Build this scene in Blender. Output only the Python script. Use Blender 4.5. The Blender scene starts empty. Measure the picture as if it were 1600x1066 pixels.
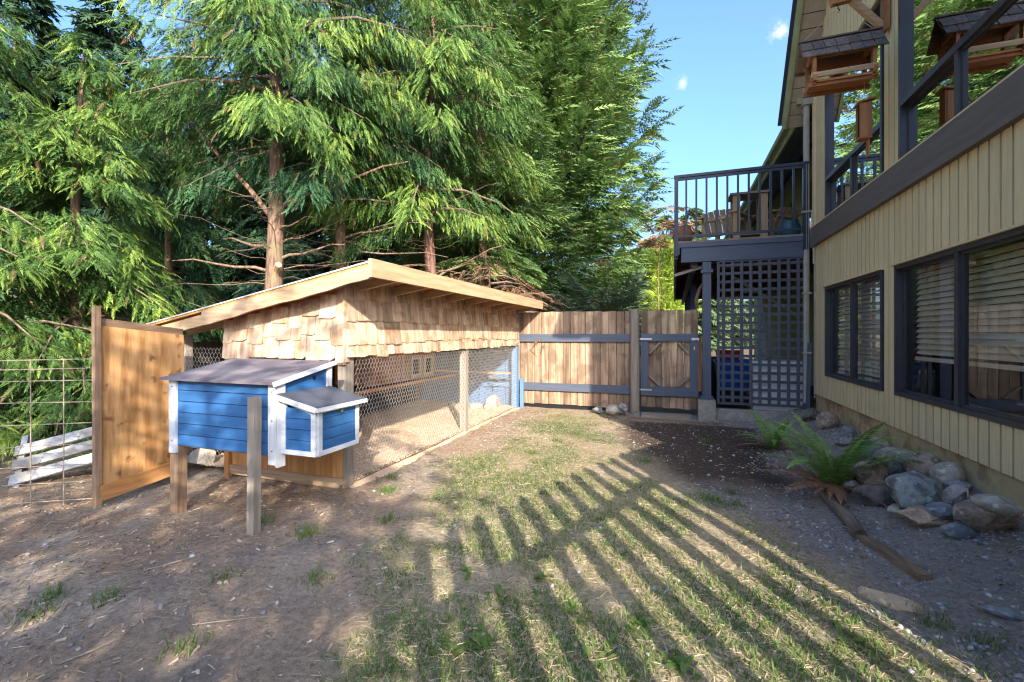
import bpy, math, random
import numpy as np
from mathutils import Matrix, Vector
R = math.radians
random.seed(7); rng = np.random.default_rng(7)
sc = bpy.context.scene
# ------------------------------------------------------------------ camera, sky, sun, exposure
# world frame: +Y runs along the house wall (away), +X towards the house
cd = bpy.data.cameras.new('camera'); cam = bpy.data.objects.new('camera', cd)
sc.collection.objects.link(cam); sc.camera = cam
cam.location = (0, 0, 1.45); cam.rotation_euler = (R(90), 0, R(19.44))
cd.sensor_width = 36; cd.lens = 16.065; cd.shift_y = -11/1600; cd.clip_start = 0.05; cd.clip_end = 1500
SUN_EL = 26.5; SUN_AZ = math.atan2(0.530, -0.848)
w = bpy.data.worlds.new('World'); sc.world = w; w.use_nodes = True
nt = w.node_tree; nt.nodes.clear()
sky = nt.nodes.new('ShaderNodeTexSky'); sky.sky_type = 'NISHITA'; sky.sun_disc = False
sky.sun_elevation = R(SUN_EL); sky.sun_rotation = SUN_AZ; sky.air_density = 1.0; sky.dust_density = 5.2; sky.ozone_density = 7.0
bg = nt.nodes.new('ShaderNodeBackground'); bg.inputs[1].default_value = 0.14
wo = nt.nodes.new('ShaderNodeOutputWorld')
# a few small puffy clouds scattered over the sky
tc = nt.nodes.new('ShaderNodeTexCoord')
cn = nt.nodes.new('ShaderNodeTexNoise'); cn.inputs['Scale'].default_value = 46; cn.inputs['Detail'].default_value = 9; cn.inputs['Roughness'].default_value = .68
nt.links.new(tc.outputs['Generated'], cn.inputs['Vector'])
def cloud_mask(d, rad):
    vd = nt.nodes.new('ShaderNodeVectorMath'); vd.operation = 'DISTANCE'
    nt.links.new(tc.outputs['Generated'], vd.inputs[0]); vd.inputs[1].default_value = Vector(d).normalized()
    a = nt.nodes.new('ShaderNodeMath'); a.operation = 'MULTIPLY_ADD'; a.inputs[1].default_value = -1/rad; a.inputs[2].default_value = 1.0
    nt.links.new(vd.outputs['Value'], a.inputs[0])
    b = nt.nodes.new('ShaderNodeMath'); b.operation = 'MULTIPLY_ADD'; b.inputs[1].default_value = 4.5; b.inputs[2].default_value = -2.45
    nt.links.new(cn.outputs['Fac'], b.inputs[0])
    c = nt.nodes.new('ShaderNodeMath'); c.operation = 'ADD'; c.use_clamp = True
    nt.links.new(a.outputs[0], c.inputs[0]); nt.links.new(b.outputs[0], c.inputs[1])
    e = nt.nodes.new('ShaderNodeMath'); e.operation = 'MULTIPLY'; e.use_clamp = True
    a2 = nt.nodes.new('ShaderNodeMath'); a2.operation = 'MAXIMUM'; a2.inputs[1].default_value = 0
    nt.links.new(a.outputs[0], a2.inputs[0]); nt.links.new(c.outputs[0], e.inputs[0]); nt.links.new(a2.outputs[0], e.inputs[1])
    f = nt.nodes.new('ShaderNodeMath'); f.operation = 'MULTIPLY'; f.inputs[1].default_value = 1.0; f.use_clamp = True
    nt.links.new(e.outputs[0], f.inputs[0]); return f
th = R(19.44); SS, CC = math.sin(th), math.cos(th)
def ray(px, py, F=714.0):
    r = (px-800)/F; return Vector((CC*r-SS, SS*r+CC, (522-py)/F))
def P(px, py, x=None, y=None, z=None):
    d = ray(px, py)
    t = x/d.x if x is not None else (y/d.y if y is not None else (z-1.45)/d.z)
    return Vector((0, 0, 1.45)) + d*t
masks = [cloud_mask(ray(1219, 50), .030), cloud_mask(ray(1066, 130), .020), cloud_mask((.6, -.3, .5), .15), cloud_mask((-.7, -.5, .4), .12)]
mx = masks[0]
for m_ in masks[1:]:
    q = nt.nodes.new('ShaderNodeMath'); q.operation = 'MAXIMUM'
    nt.links.new(mx.outputs[0], q.inputs[0]); nt.links.new(m_.outputs[0], q.inputs[1]); mx = q
mixc = nt.nodes.new('ShaderNodeMixRGB'); mixc.inputs[2].default_value = (2.0, 2.15, 2.4, 1)
nt.links.new(mx.outputs[0], mixc.inputs[0]); nt.links.new(sky.outputs[0], mixc.inputs[1])
nt.links.new(mixc.outputs[0], bg.inputs[0]); nt.links.new(bg.outputs[0], wo.inputs[0])
sl = bpy.data.lights.new('sun', 'SUN'); sl.energy = 3.0; sl.angle = R(0.45); sl.color = (1, .92, .80)
so = bpy.data.objects.new('sun', sl); sc.collection.objects.link(so)
ce = math.cos(R(SUN_EL))
so.rotation_euler = Vector((.530*ce, -.848*ce, math.sin(R(SUN_EL)))).to_track_quat('Z', 'Y').to_euler()
sc.view_settings.view_transform = 'Standard'; sc.view_settings.look = 'None'
sc.view_settings.exposure = 2.08; sc.view_settings.gamma = 1.0; sc.view_settings.use_curve_mapping = False
sc.cycles.max_bounces = 8; sc.cycles.transparent_max_bounces = 16; sc.cycles.diffuse_bounces = 4
sc.cycles.use_denoising = True; sc.cycles.denoiser = 'OPENIMAGEDENOISE'; sc.cycles.denoising_input_passes = 'RGB_ALBEDO_NORMAL'; sc.cycles.denoising_prefilter = 'NONE'; sc.cycles.filter_width = 1.2; sc.cycles.use_adaptive_sampling = False; sc.cycles.sample_clamp_indirect = 6
sc.cycles.caustics_reflective = False; sc.cycles.caustics_refractive = False

# ------------------------------------------------------------------ helpers
def vnoise(p, seed=0):
    p = np.asarray(p, dtype=np.float64); i = np.floor(p).astype(np.int64); f = p-i; f = f*f*(3-2*f)
    D = p.shape[1]; out = 0
    for c in range(2**D):
        b = [(c >> k) & 1 for k in range(D)]
        h = np.full(len(p), seed*374761393+668265263, dtype=np.int64)
        for k in range(D):
            h = (h ^ ((i[:, k]+b[k])*([73856093, 19349663, 83492791][k]))) & 0x7fffffff
            h = (h*1103515245+12345) & 0x7fffffff
        h = ((h >> 3) ^ (h >> 15)) & 0xffff
        wgt = 1
        for k in range(D): wgt = wgt*(f[:, k] if b[k] else 1-f[:, k])
        out = out+wgt*(h/65535.0)
    return out
def fbm(p, oct=4, seed=0):
    p = np.asarray(p, float); s = 0; a = .5; t = 0
    for k in range(oct):
        s = s+a*vnoise(p*2**k, seed+k*17); t += a; a *= .5
    return s/t
def sstep(x, a, b):
    t = np.clip((x-a)/(b-a), 0, 1); return t*t*(3-2*t)

def new_mat(name):
    m = bpy.data.materials.new(name); m.use_nodes = True; n = m.node_tree
    return m, n, n.nodes['Principled BSDF']
def mat(name, c1, c2=None, rough=.7, scale=6, stretch=(1, 1, 1), bump=.15, detail=6, vary=.12, spots=None, lo=.35, hi=.65, metal=0, bscale=None):
    """Two-tone noisy surface in world metres, with a small change of value from object to object."""
    m, n, b = new_mat(name); L = n.links.new
    c2 = c2 or tuple(x*.7 for x in c1)
    g = n.nodes.new('ShaderNodeNewGeometry'); oi = n.nodes.new('ShaderNodeObjectInfo')
    off = n.nodes.new('ShaderNodeVectorMath'); off.operation = 'MULTIPLY_ADD'
    cx = n.nodes.new('ShaderNodeCombineXYZ')
    mm = n.nodes.new('ShaderNodeMath'); mm.operation = 'MULTIPLY'; mm.inputs[1].default_value = 37.0
    L(oi.outputs['Random'], mm.inputs[0])
    for k in range(3): L(mm.outputs[0], cx.inputs[k])
    L(g.outputs['Position'], off.inputs[0]); off.inputs[1].default_value = stretch; L(cx.outputs[0], off.inputs[2])
    nz = n.nodes.new('ShaderNodeTexNoise'); nz.inputs['Scale'].default_value = scale; nz.inputs['Detail'].default_value = detail; nz.inputs['Roughness'].default_value = .62
    L(off.outputs[0], nz.inputs['Vector'])
    rp = n.nodes.new('ShaderNodeMapRange'); rp.inputs[1].default_value = lo; rp.inputs[2].default_value = hi; L(nz.outputs['Fac'], rp.inputs[0])
    mx = n.nodes.new('ShaderNodeMixRGB'); mx.inputs[1].default_value = (*c1, 1); mx.inputs[2].default_value = (*c2, 1); L(rp.outputs[0], mx.inputs[0])
    col = mx
    if spots:
        n2 = n.nodes.new('ShaderNodeTexNoise'); n2.inputs['Scale'].default_value = spots[1]; n2.inputs['Detail'].default_value = 3
        L(g.outputs['Position'], n2.inputs['Vector'])
        r2 = n.nodes.new('ShaderNodeMapRange'); r2.inputs[1].default_value = spots[2]; r2.inputs[2].default_value = spots[2]+.1; r2.inputs[4].default_value = spots[3]; L(n2.outputs['Fac'], r2.inputs[0])
        m2 = n.nodes.new('ShaderNodeMixRGB'); m2.inputs[2].default_value = (*spots[0], 1); L(r2.outputs[0], m2.inputs[0]); L(col.outputs[0], m2.inputs[1]); col = m2
    hv = n.nodes.new('ShaderNodeHueSaturation')
    vr = n.nodes.new('ShaderNodeMapRange'); vr.inputs[3].default_value = 1-vary; vr.inputs[4].default_value = 1+vary; L(oi.outputs['Random'], vr.inputs[0])
    L(vr.outputs[0], hv.inputs['Value']); L(col.outputs[0], hv.inputs['Color']); L(hv.outputs[0], b.inputs['Base Color'])
    b.inputs['Roughness'].default_value = rough; b.inputs['Metallic'].default_value = metal
    b.inputs['Specular IOR Level'].default_value = .3
    if bump:
        bp = n.nodes.new('ShaderNodeBump'); bp.inputs['Strength'].default_value = bump; bp.inputs['Distance'].default_value = .01
        if bscale:
            n3 = n.nodes.new('ShaderNodeTexNoise'); n3.inputs['Scale'].default_value = bscale; n3.inputs['Detail'].default_value = 8; L(off.outputs[0], n3.inputs['Vector']); L(n3.outputs['Fac'], bp.inputs['Height'])
        else: L(nz.outputs['Fac'], bp.inputs['Height'])
        L(bp.outputs[0], b.inputs['Normal'])
    return m
def wood(name, c1, c2, axis='z', **k):
    st = {'x': (.07, 1, 1), 'y': (1, .07, 1), 'z': (1, 1, .07)}[axis]
    k.setdefault('scale', 28); k.setdefault('bump', .35); k.setdefault('rough', .8)
    return mat(name, c1, c2, stretch=st, **k)

M = {}
cedar1, cedar2 = (.48, .34, .215), (.30, .19, .10)
for a in 'xyz':
    M['cedar_'+a] = wood('cedar_'+a, cedar1, cedar2, a, vary=.16, spots=((.26, .13, .06), 5, .62, .5))
    M['lumber_'+a] = wood('lumber_'+a, (.50, .345, .20), (.37, .24, .125), a, vary=.08)
    M['orange_'+a] = wood('orange_'+a, (.50, .25, .09), (.36, .16, .05), a, vary=.1)
    M['slate_'+a] = wood('slate_'+a, (.085, .10, .135), (.065, .078, .108), a, rough=.55, bump=.2, vary=.06)
    M['oldwood_'+a] = wood('oldwood_'+a, (.27, .17, .10), (.14, .085, .05), a, vary=.22, spots=((.10, .10, .07), 4, .6, .6))
    M['grey_'+a] = wood('grey_'+a, (.30, .25, .20), (.19, .155, .12), a, vary=.1)
    M['blue_'+a] = wood('blue_'+a, (.032, .115, .27), (.022, .088, .215), a, rough=.5, bump=.12, vary=.06)
    M['paleblue_'+a] = wood('paleblue_'+a, (.115, .20, .33), (.085, .155, .27), a, rough=.6, bump=.2, vary=.08)
    M['whitetrim_'+a] = wood('whitetrim_'+a, (.58, .58, .59), (.44, .44, .45), a, rough=.6, bump=.12, vary=.05)
    M['redcedar_'+a] = wood('redcedar_'+a, (.42, .19, .075), (.27, .11, .045), a, vary=.12)
    M['tan_'+a] = wood('tan_'+a, (.70, .56, .32), (.61, .48, .265), a, scale=45, rough=.75, bump=.35, vary=.05, spots=((.30, .20, .09), 60, .66, .5))
    M['brown_'+a] = wood('brown_'+a, (.155, .13, .115), (.12, .10, .09), a, rough=.6, bump=.25, vary=.03)
M['fence_z'] = wood('fence_z', (.38, .26, .17), (.16, .10, .06), 'z', vary=.38, spots=((.15, .10, .065), 4, .50, .75), scale=14, lo=.38, hi=.62)
M['plywood'] = mat('plywood', (.52, .285, .115), (.31, .145, .045), stretch=(1.6, 1.6, .20), scale=9, bump=.5, rough=.7, spots=((.16, .065, .025), 8, .60, .85), lo=.40, hi=.62, vary=.05)
M['shake'] = wood('shake', (.52, .375, .26), (.30, .185, .11), 'z', vary=.28, scale=16, bump=.6, spots=((.27, .13, .06), 7, .54, .6), lo=.40, hi=.66)
M['dark_shake'] = wood('dark_shake', (.17, .135, .115), (.09, .07, .06), 'z', vary=.25, bump=.6)
M['felt'] = mat('felt', (.17, .14, .145), (.11, .09, .10), scale=300, bump=.6, rough=.95, vary=0, spots=((.27, .235, .23), 3, .5, .5))
M['felt_dark'] = mat('felt_dark', (.10, .105, .125), (.06, .065, .08), scale=300, bump=.6, rough=.95, vary=0)
M['roofsheet'] = mat('roofsheet', (.5, .49, .46), (.4, .38, .34), scale=8, rough=.5, vary=0)
M['concrete'] = mat('concrete', (.33, .30, .25), (.22, .20, .16), scale=14, bump=.4, rough=.9, spots=((.15, .14, .10), 5, .58, .5))
M['foundation'] = mat('foundation', (.50, .38, .21), (.41, .30, .16), scale=9, bump=.3, rough=.9, vary=0, spots=((.20, .12, .055), 4, .52, .6))
M['wire'] = mat('wire', (.62, .58, .52), (.5, .46, .4), rough=.5, metal=.2, bump=0, vary=0)
M['rustwire'] = mat('rustwire', (.36, .29, .22), (.25, .18, .13), rough=.7, metal=.2, bump=0, vary=.1, scale=40)
M['alu'] = mat('alu', (.062, .058, .062), (.05, .047, .05), rough=.35, bump=0, vary=0)
M['navy'] = mat('navy', (.028, .036, .060), (.02, .026, .045), rough=.35, bump=0, vary=0)
M['black'] = mat('black', (.01, .01, .012), (.008, .008, .008), rough=.6, bump=0)
M['gutter'] = mat('gutter', (.36, .33, .27), (.29, .26, .21), rough=.5, scale=5, bump=.05, vary=0)
M['zinc'] = mat('zinc', (.55, .56, .58), (.4, .4, .42), rough=.4, metal=.7, bump=0)
M['soffit'] = mat('soffit', (.36, .30, .21), (.31, .26, .18), rough=.7, scale=10, vary=.03)
M['soffit_grey'] = mat('soffit_grey', (.17, .18, .20), (.14, .15, .165), rough=.7, vary=.03)
M['fascia_green'] = mat('fascia_green', (.36, .36, .20), (.26, .28, .13), rough=.7, scale=4, vary=0)
M['greenwall'] = mat('greenwall', (.34, .33, .16), (.28, .28, .13), rough=.7, scale=8, vary=.05)
M['roofing'] = mat('roofing', (.05, .055, .07), (.03, .033, .045), rough=.9, scale=60, vary=0)
M['blind'] = mat('blind', (.74, .65, .49), (.68, .59, .43), rough=.5, bump=0, vary=.04)
M['room'] = mat('room', (.16, .125, .09), (.11, .085, .06), rough=.9, scale=2, vary=0)
M['roomdark'] = mat('roomdark', (.03, .03, .03), (.02, .02, .02), rough=.9, vary=0)
M['bluetub'] = mat('bluetub', (.01, .09, .40), (.01, .07, .30), rough=.35, bump=0)
M['red'] = mat('red', (.45, .02, .015), (.3, .02, .01), rough=.45, bump=0)
M['whitebox'] = mat('whitebox', (.88, .88, .88), (.80, .80, .80), rough=.4, bump=0, vary=0)
M['teal'] = mat('teal', (.05, .13, .16), (.03, .09, .11), rough=.35, bump=0)
M['terracotta'] = mat('terracotta', (.32, .14, .07), (.22, .09, .05), rough=.7, scale=9)
M['chips'] = mat('chips', (.62, .47, .32), (.44, .30, .19), scale=60, bump=.6, rough=.9, vary=0)
M['bark'] = mat('bark', (.235, .145, .095), (.085, .052, .035), stretch=(1, 1, .16), scale=24, bump=1.0, rough=.95, vary=.12, lo=.38, hi=.62, spots=((.17, .15, .08), 2, .55, .5))
M['bark_red'] = mat('bark_red', (.22, .115, .08), (.09, .045, .035), stretch=(1, 1, .16), scale=26, bump=1.0, rough=.95, vary=.12)
M['cutwood'] = mat('cutwood', (.45, .30, .17), (.30, .19, .10), scale=30, bump=.2, rough=.85)
M['twig'] = mat('twig', (.20, .14, .10), (.12, .08, .055), scale=30, bump=.3, rough=.9)
M['log'] = mat('log', (.24, .18, .13), (.12, .09, .065), stretch=(1, .12, 1), scale=30, bump=.6, rough=.9, vary=.1)

def leafmat(name, cols, trans=.22, clump=1.1, rough=.6):
    """Foliage: tint per spray (face attribute), clump noise in world metres, diffuse + translucent."""
    m, n, b = new_mat(name); L = n.links.new
    at = n.nodes.new('ShaderNodeAttribute'); at.attribute_name = 'tint'
    g = n.nodes.new('ShaderNodeNewGeometry')
    nz = n.nodes.new('ShaderNodeTexNoise'); nz.inputs['Scale'].default_value = clump; nz.inputs['Detail'].default_value = 3; L(g.outputs['Position'], nz.inputs['Vector'])
    ad = n.nodes.new('ShaderNodeMath'); ad.operation = 'MULTIPLY_ADD'; ad.inputs[1].default_value = .55
    mu = n.nodes.new('ShaderNodeMath'); mu.operation = 'MULTIPLY'; mu.inputs[1].default_value = .55
    L(nz.outputs['Fac'], mu.inputs[0]); L(at.outputs['Fac'], ad.inputs[0]); L(mu.outputs[0], ad.inputs[2])
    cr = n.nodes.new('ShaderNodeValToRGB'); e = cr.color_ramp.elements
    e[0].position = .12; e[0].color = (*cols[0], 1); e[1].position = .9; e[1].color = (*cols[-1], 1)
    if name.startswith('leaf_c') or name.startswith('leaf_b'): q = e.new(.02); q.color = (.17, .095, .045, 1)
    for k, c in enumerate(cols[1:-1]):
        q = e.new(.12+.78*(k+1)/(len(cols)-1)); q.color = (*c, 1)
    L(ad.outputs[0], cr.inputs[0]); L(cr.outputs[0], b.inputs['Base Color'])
    b.inputs['Roughness'].default_value = rough; b.inputs['Specular IOR Level'].default_value = .25
    tr = n.nodes.new('ShaderNodeBsdfTranslucent'); L(cr.outputs[0], tr.inputs['Color'])
    ms = n.nodes.new('ShaderNodeMixShader'); ms.inputs[0].default_value = trans
    L(b.outputs[0], ms.inputs[1]); L(tr.outputs[0], ms.inputs[2]); L(ms.outputs[0], n.nodes['Material Output'].inputs[0])
    return m
M['leaf_cedar'] = leafmat('leaf_cedar', [(.020, .048, .018), (.052, .115, .026), (.115, .195, .036), (.25, .33, .055)])
M['leaf_deep'] = leafmat('leaf_deep', [(.010, .028, .016), (.022, .055, .028), (.045, .09, .04), (.09, .15, .06)])
M['leaf_blue'] = leafmat('leaf_blue', [(.017, .050, .030), (.038, .100, .042), (.080, .160, .045), (.20, .28, .05)])
M['leaf_cypress'] = leafmat('leaf_cypress', [(.040, .085, .028), (.095, .17, .045), (.18, .27, .075), (.27, .36, .11)], clump=.8)
M['leaf_far'] = leafmat('leaf_far', [(.05, .09, .04), (.09, .14, .06), (.15, .20, .09), (.20, .25, .12)])
M['leaf_lime'] = leafmat('leaf_lime', [(.22, .30, .03), (.32, .42, .05), (.40, .50, .08)])
M['leaf_brown'] = leafmat('leaf_brown', [(.10, .055, .03), (.20, .11, .06), (.28, .17, .09)], trans=.15)
M['leaf_maple'] = leafmat('leaf_maple', [(.16, .09, .04), (.26, .15, .07), (.20, .20, .08)])
M['fern'] = leafmat('fern', [(.09, .17, .04), (.16, .28, .06), (.30, .42, .10)], clump=3)
M['deadfern'] = leafmat('deadfern', [(.14, .06, .035), (.27, .125, .065), (.40, .22, .13)], trans=.1)
M['grass'] = leafmat('grass', [(.045, .10, .018), (.10, .165, .03), (.22, .23, .085), (.42, .35, .19)], trans=.25, clump=2.4)
M['straw'] = leafmat('straw', [(.16, .10, .06), (.34, .25, .14), (.55, .45, .28)], trans=.1)
M['pebble'] = leafmat('pebble', [(.10, .10, .11), (.17, .17, .18), (.26, .25, .24), (.46, .44, .40)], trans=0, clump=8)

# parenting: children keep world coordinates through the parent inverse
def wm(o):
    b = Matrix.LocRotScale(o.location, o.rotation_euler, o.scale)
    return wm(o.parent) @ o.matrix_parent_inverse @ b if o.parent else b
def link(o, parent=None):
    sc.collection.objects.link(o)
    if parent is not None:
        o.parent = parent; o.matrix_parent_inverse = wm(parent).inverted()
    return o
def tag(o, label=None, cat=None, group=None, kind=None):
    for k, v in (('label', label), ('category', cat), ('group', group), ('kind', kind)):
        if v: o[k] = v
    return o
def thing(name, label, cat, loc=(0, 0, 0), group=None):
    o = bpy.data.objects.new(name, None); o.location = loc; o.empty_display_size = .1; link(o)
    return tag(o, label, cat, group)
_unit = {}
def unit(kind, m):
    k = (kind, m.name)
    if k not in _unit:
        me = bpy.data.meshes.new(kind)
        v = [(x, y, z) for x in (-.5, .5) for y in (-.5, .5) for z in (-.5, .5)]
        me.from_pydata(v, [], [(0, 1, 3, 2), (4, 6, 7, 5), (0, 4, 5, 1), (2, 3, 7, 6), (0, 2, 6, 4), (1, 5, 7, 3)])
        me.materials.append(m); _unit[k] = me
    return _unit[k]
def piece(name, m, parent, c, s, rot=(0, 0, 0)):
    """A board or slab: centre c, size s, shares one unit mesh per material."""
    o = bpy.data.objects.new(name, unit('board', M[m])); o.location = c; o.scale = s; o.rotation_euler = rot
    return link(o, parent)
def span(name, m, parent, a, b, s):
    """box given by two opposite corners when s is None"""
    a = Vector(a); b = Vector(b); return piece(name, m, parent, (a+b)/2, [abs(q) for q in (b-a)])
class MB:
    def __init__(s): s.v = []; s.f = []
    def box(s, a, b):
        n = len(s.v); x0, y0, z0 = a; x1, y1, z1 = b
        s.v += [(x, y, z) for x in (x0, x1) for y in (y0, y1) for z in (z0, z1)]
        s.f += [tuple(n+i for i in q) for q in ((0, 1, 3, 2), (4, 6, 7, 5), (0, 4, 5, 1), (2, 3, 7, 6), (0, 2, 6, 4), (1, 5, 7, 3))]
        return s
    def bar(s, a, b, wd, ht, up=(0, 0, 1)):
        a = Vector(a); b = Vector(b); d = (b-a).normalized(); u = Vector(up); x = d.cross(u)
        if x.length < 1e-4: x = d.cross(Vector((1, 0, 0)))
        x.normalize(); y = x.cross(d).normalized(); n = len(s.v)
        for p in (a, b):
            for i, j in ((-1, -1), (1, -1), (1, 1), (-1, 1)): s.v.append(tuple(p+x*i*wd/2+y*j*ht/2))
        s.f += [(n, n+1, n+2, n+3), (n+7, n+6, n+5, n+4)]+[(n+i, n+4+i, n+4+(i+1) % 4, n+(i+1) % 4) for i in range(4)]
        return s
    def tube(s, pts, rad, k=8, cap=True):
        pts = [Vector(p) for p in pts]; N = len(pts); rad = rad if hasattr(rad, '__len__') else [rad]*N
        n0 = len(s.v); ref = Vector((.31, .17, .93))
        for i, p in enumerate(pts):
            d = (pts[min(i+1, N-1)]-pts[max(i-1, 0)]).normalized()
            if abs(d.dot(ref)) > .95: ref = Vector((1, .1, 0))
            x = d.cross(ref).normalized(); y = d.cross(x)
            for j in range(k):
                a = 2*math.pi*j/k; s.v.append(tuple(p+(x*math.cos(a)+y*math.sin(a))*rad[i]))
        for i in range(N-1):
            for j in range(k):
                s.f.append((n0+i*k+j, n0+i*k+(j+1) % k, n0+(i+1)*k+(j+1) % k, n0+(i+1)*k+j))
        if cap: s.f += [tuple(n0+j for j in range(k)), tuple(n0+(N-1)*k+j for j in reversed(range(k)))]
        return s
    def poly(s, pts, ext):
        """prism: polygon pts extruded by vector ext"""
        n = len(s.v); k = len(pts); e = Vector(ext)
        s.v += [tuple(p) for p in pts]+[tuple(Vector(p)+e) for p in pts]
        s.f += [tuple(range(n, n+k)), tuple(reversed(range(n+k, n+2*k)))]+[(n+i, n+k+i, n+k+(i+1) % k, n+(i+1) % k) for i in range(k)]
        return s
    def build(s, name, m, parent=None, smooth=False):
        me = bpy.data.meshes.new(name); me.from_pydata(s.v, [], s.f); me.materials.append(M[m])
        if smooth: me.polygons.foreach_set('use_smooth', [True]*len(me.polygons))
        me.update(); return link(bpy.data.objects.new(name, me), parent)
def tri_mesh(name, V, F, m, tint=None, smooth=False):
    """numpy mesh of triangles with a per-face tint"""
    me = bpy.data.meshes.new(name); nv, nf = len(V), len(F)
    me.vertices.add(nv); me.vertices.foreach_set('co', np.ascontiguousarray(V, np.float32).ravel())
    me.loops.add(nf*3); me.loops.foreach_set('vertex_index', np.ascontiguousarray(F, np.int32).ravel())
    me.polygons.add(nf); me.polygons.foreach_set('loop_start', np.arange(0, nf*3, 3, dtype=np.int32))
    me.polygons.foreach_set('loop_total', np.full(nf, 3, np.int32))
    if smooth: me.polygons.foreach_set('use_smooth', np.ones(nf, bool))
    me.materials.append(m); me.update(calc_edges=True)
    if tint is not None:
        a = me.attributes.new('tint', 'FLOAT', 'FACE'); a.data.foreach_set('value', np.ascontiguousarray(tint, np.float32))
    return me
def stamp(T, F, pos, ax, nrm, scale, tint):
    """stamp template T (x along ax, z along nrm) many times; returns V, F, tint"""
    ax = ax/np.linalg.norm(ax, axis=1, keepdims=True)
    side = np.cross(nrm, ax); side /= (np.linalg.norm(side, axis=1, keepdims=True)+1e-9); up = np.cross(ax, side)
    sc_ = scale if np.ndim(scale) == 2 else np.stack([scale]*3, 1)
    V = (pos[:, None, :]+T[None, :, 0:1]*ax[:, None]*sc_[:, None, 0:1]+T[None, :, 1:2]*side[:, None]*sc_[:, None, 1:2]+T[None, :, 2:3]*up[:, None]*sc_[:, None, 2:3])
    n = len(pos); FF = (F[None]+np.arange(n)[:, None, None]*len(T)).reshape(-1, 3)
    return V.reshape(-1, 3), FF, np.repeat(tint, len(F))

# ------------------------------------------------------------------ ground
def zf(x, y):
    x = np.asarray(x, float); y = np.asarray(y, float); p = np.stack([x.ravel(), y.ravel()], 1)
    n = (fbm(p*.45, 3, 3)-.5)*.10+(fbm(p*2.2, 3, 5)-.5)*.035
    near = np.exp(-((p[:, 0]+1)**2+(p[:, 1]-5)**2)/120)
    z = n*near+sstep(p[:, 0], 1.15, 2.1)*.26*(p[:, 1] < 30)*sstep(p[:, 1], -4, 1)+.04*np.exp(-((p[:, 0]+2.6)**2+(p[:, 1]-2.6)**2)/1.0)
    z = z-.03*sstep(-p[:, 0], 3.3, 4.6)
    return z.reshape(x.shape)
def Z(x, y): return float(zf(np.array([x]), np.array([y]))[0])
def pxg(px, py):
    """ground point seen at a pixel of the photograph"""
    z = 0.
    for _ in range(12): p = P(px, py, z=z); z = Z(p.x, p.y)
    return Vector((p.x, p.y, z))
def masks_at(x, y):
    p = np.stack([x, y], 1); nb = fbm(p*.9, 4, 11); nf_ = fbm(p*3.1, 4, 12); j = (nb-.5)*1.0+(nf_-.5)*.5
    # grass patch: between a left border and a right border that lean with the yard
    left = np.interp(y, [0, 1.5, 3.0, 4.7, 6.5, 8.6], [-1.6, -1.55, -2.0, -2.35, -2.3, -2.4])
    right = np.interp(y, [0, 2.4, 2.9, 4.1, 5.0, 6.4, 8.6], [1.9, 1.25, 1.0, .45, -.15, -.75, -1.0])
    g = sstep(x+j*.7, left-.25, left+.55)*(1-sstep(x+j*.6, right-.35, right+.3))*(y < 8.5)*(y > -9)
    g = g*np.where(y > 5, .65+.0*x, 1)
    soil = sstep(x+j*.4, right-.1, right+.3)*(1-sstep(x+j*.4, .95, 1.3))*sstep(y+j*.6, 4.5, 5.1)*(1-sstep(y, 7.75, 7.95))
    grav = np.maximum(sstep(x+j*.5, .75, 1.25)*(y < 8.6), sstep(y, 7.75, 7.95)*sstep(x, -1.0, -.7)*(y < 9.2))
    grav = np.maximum(grav, sstep(x+j*.6, right, right+.5)*(1-sstep(y+j*.4, 4.4, 5.0)))*(x < 2.3)*(y > -2)
    return g, soil, grav, nb, nf_
def axis_(lo, hi, step, far):
    a = list(np.arange(lo, hi+1e-6, step)); s = step
    while a[-1] < far: s *= 1.35; a.append(a[-1]+s)
    s = step
    while a[0] > -far: s *= 1.35; a.insert(0, a[0]-s)
    return np.array(a)
gx, gy = axis_(-7, 3, .05, 500), axis_(-1, 10, .05, 500)
X, Y = np.meshgrid(gx, gy, indexing='ij'); Zg = zf(X, Y)
nx, ny = X.shape; idx = np.arange(nx*ny).reshape(nx, ny)
a, b, c, d = idx[:-1, :-1].ravel(), idx[1:, :-1].ravel(), idx[1:, 1:].ravel(), idx[:-1, 1:].ravel()
GF = np.concatenate([np.stack([a, b, c], 1), np.stack([a, c, d], 1)])
gm, gn, gb = new_mat('ground'); L = gn.links.new
me = tri_mesh('ground', np.stack([X.ravel(), Y.ravel(), Zg.ravel()], 1), GF, gm, smooth=True)
g_, s_, v_, nb, nf_ = masks_at(X.ravel(), Y.ravel())
def lerp(A, B, t): return A*(1-t[:, None])+np.array(B)*t[:, None]
col = np.tile(np.array([.34, .245, .17]), (nx*ny, 1))
col = lerp(col, (.36, .285, .215), sstep(nb, .45, .65))
col = lerp(col, (.22, .185, .155), sstep(nf_, .52, .68)*.7)
xx, yy = X.ravel(), Y.ravel()
litter = (1-sstep(xx+(nb-.5)*2, -3.6, -2.2)); col = lerp(col, (.31, .20, .125), litter*.7*sstep(nf_, .35, .6))
col = lerp(col, (.30, .25, .21), v_*.8)
col = lerp(col, (.36, .31, .20), g_*.75)
col = lerp(col, (.085, .06, .045), s_)
col = lerp(col, (.14, .10, .06), sstep(yy, 9.2, 11))
ca = me.attributes.new('gcol', 'FLOAT_COLOR', 'POINT')
ca.data.foreach_set('color', np.concatenate([col, np.ones((len(col), 1))], 1).astype(np.float32).ravel())
ga = gn.nodes.new('ShaderNodeAttribute'); ga.attribute_name = 'gcol'
geo = gn.nodes.new('ShaderNodeNewGeometry')
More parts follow.
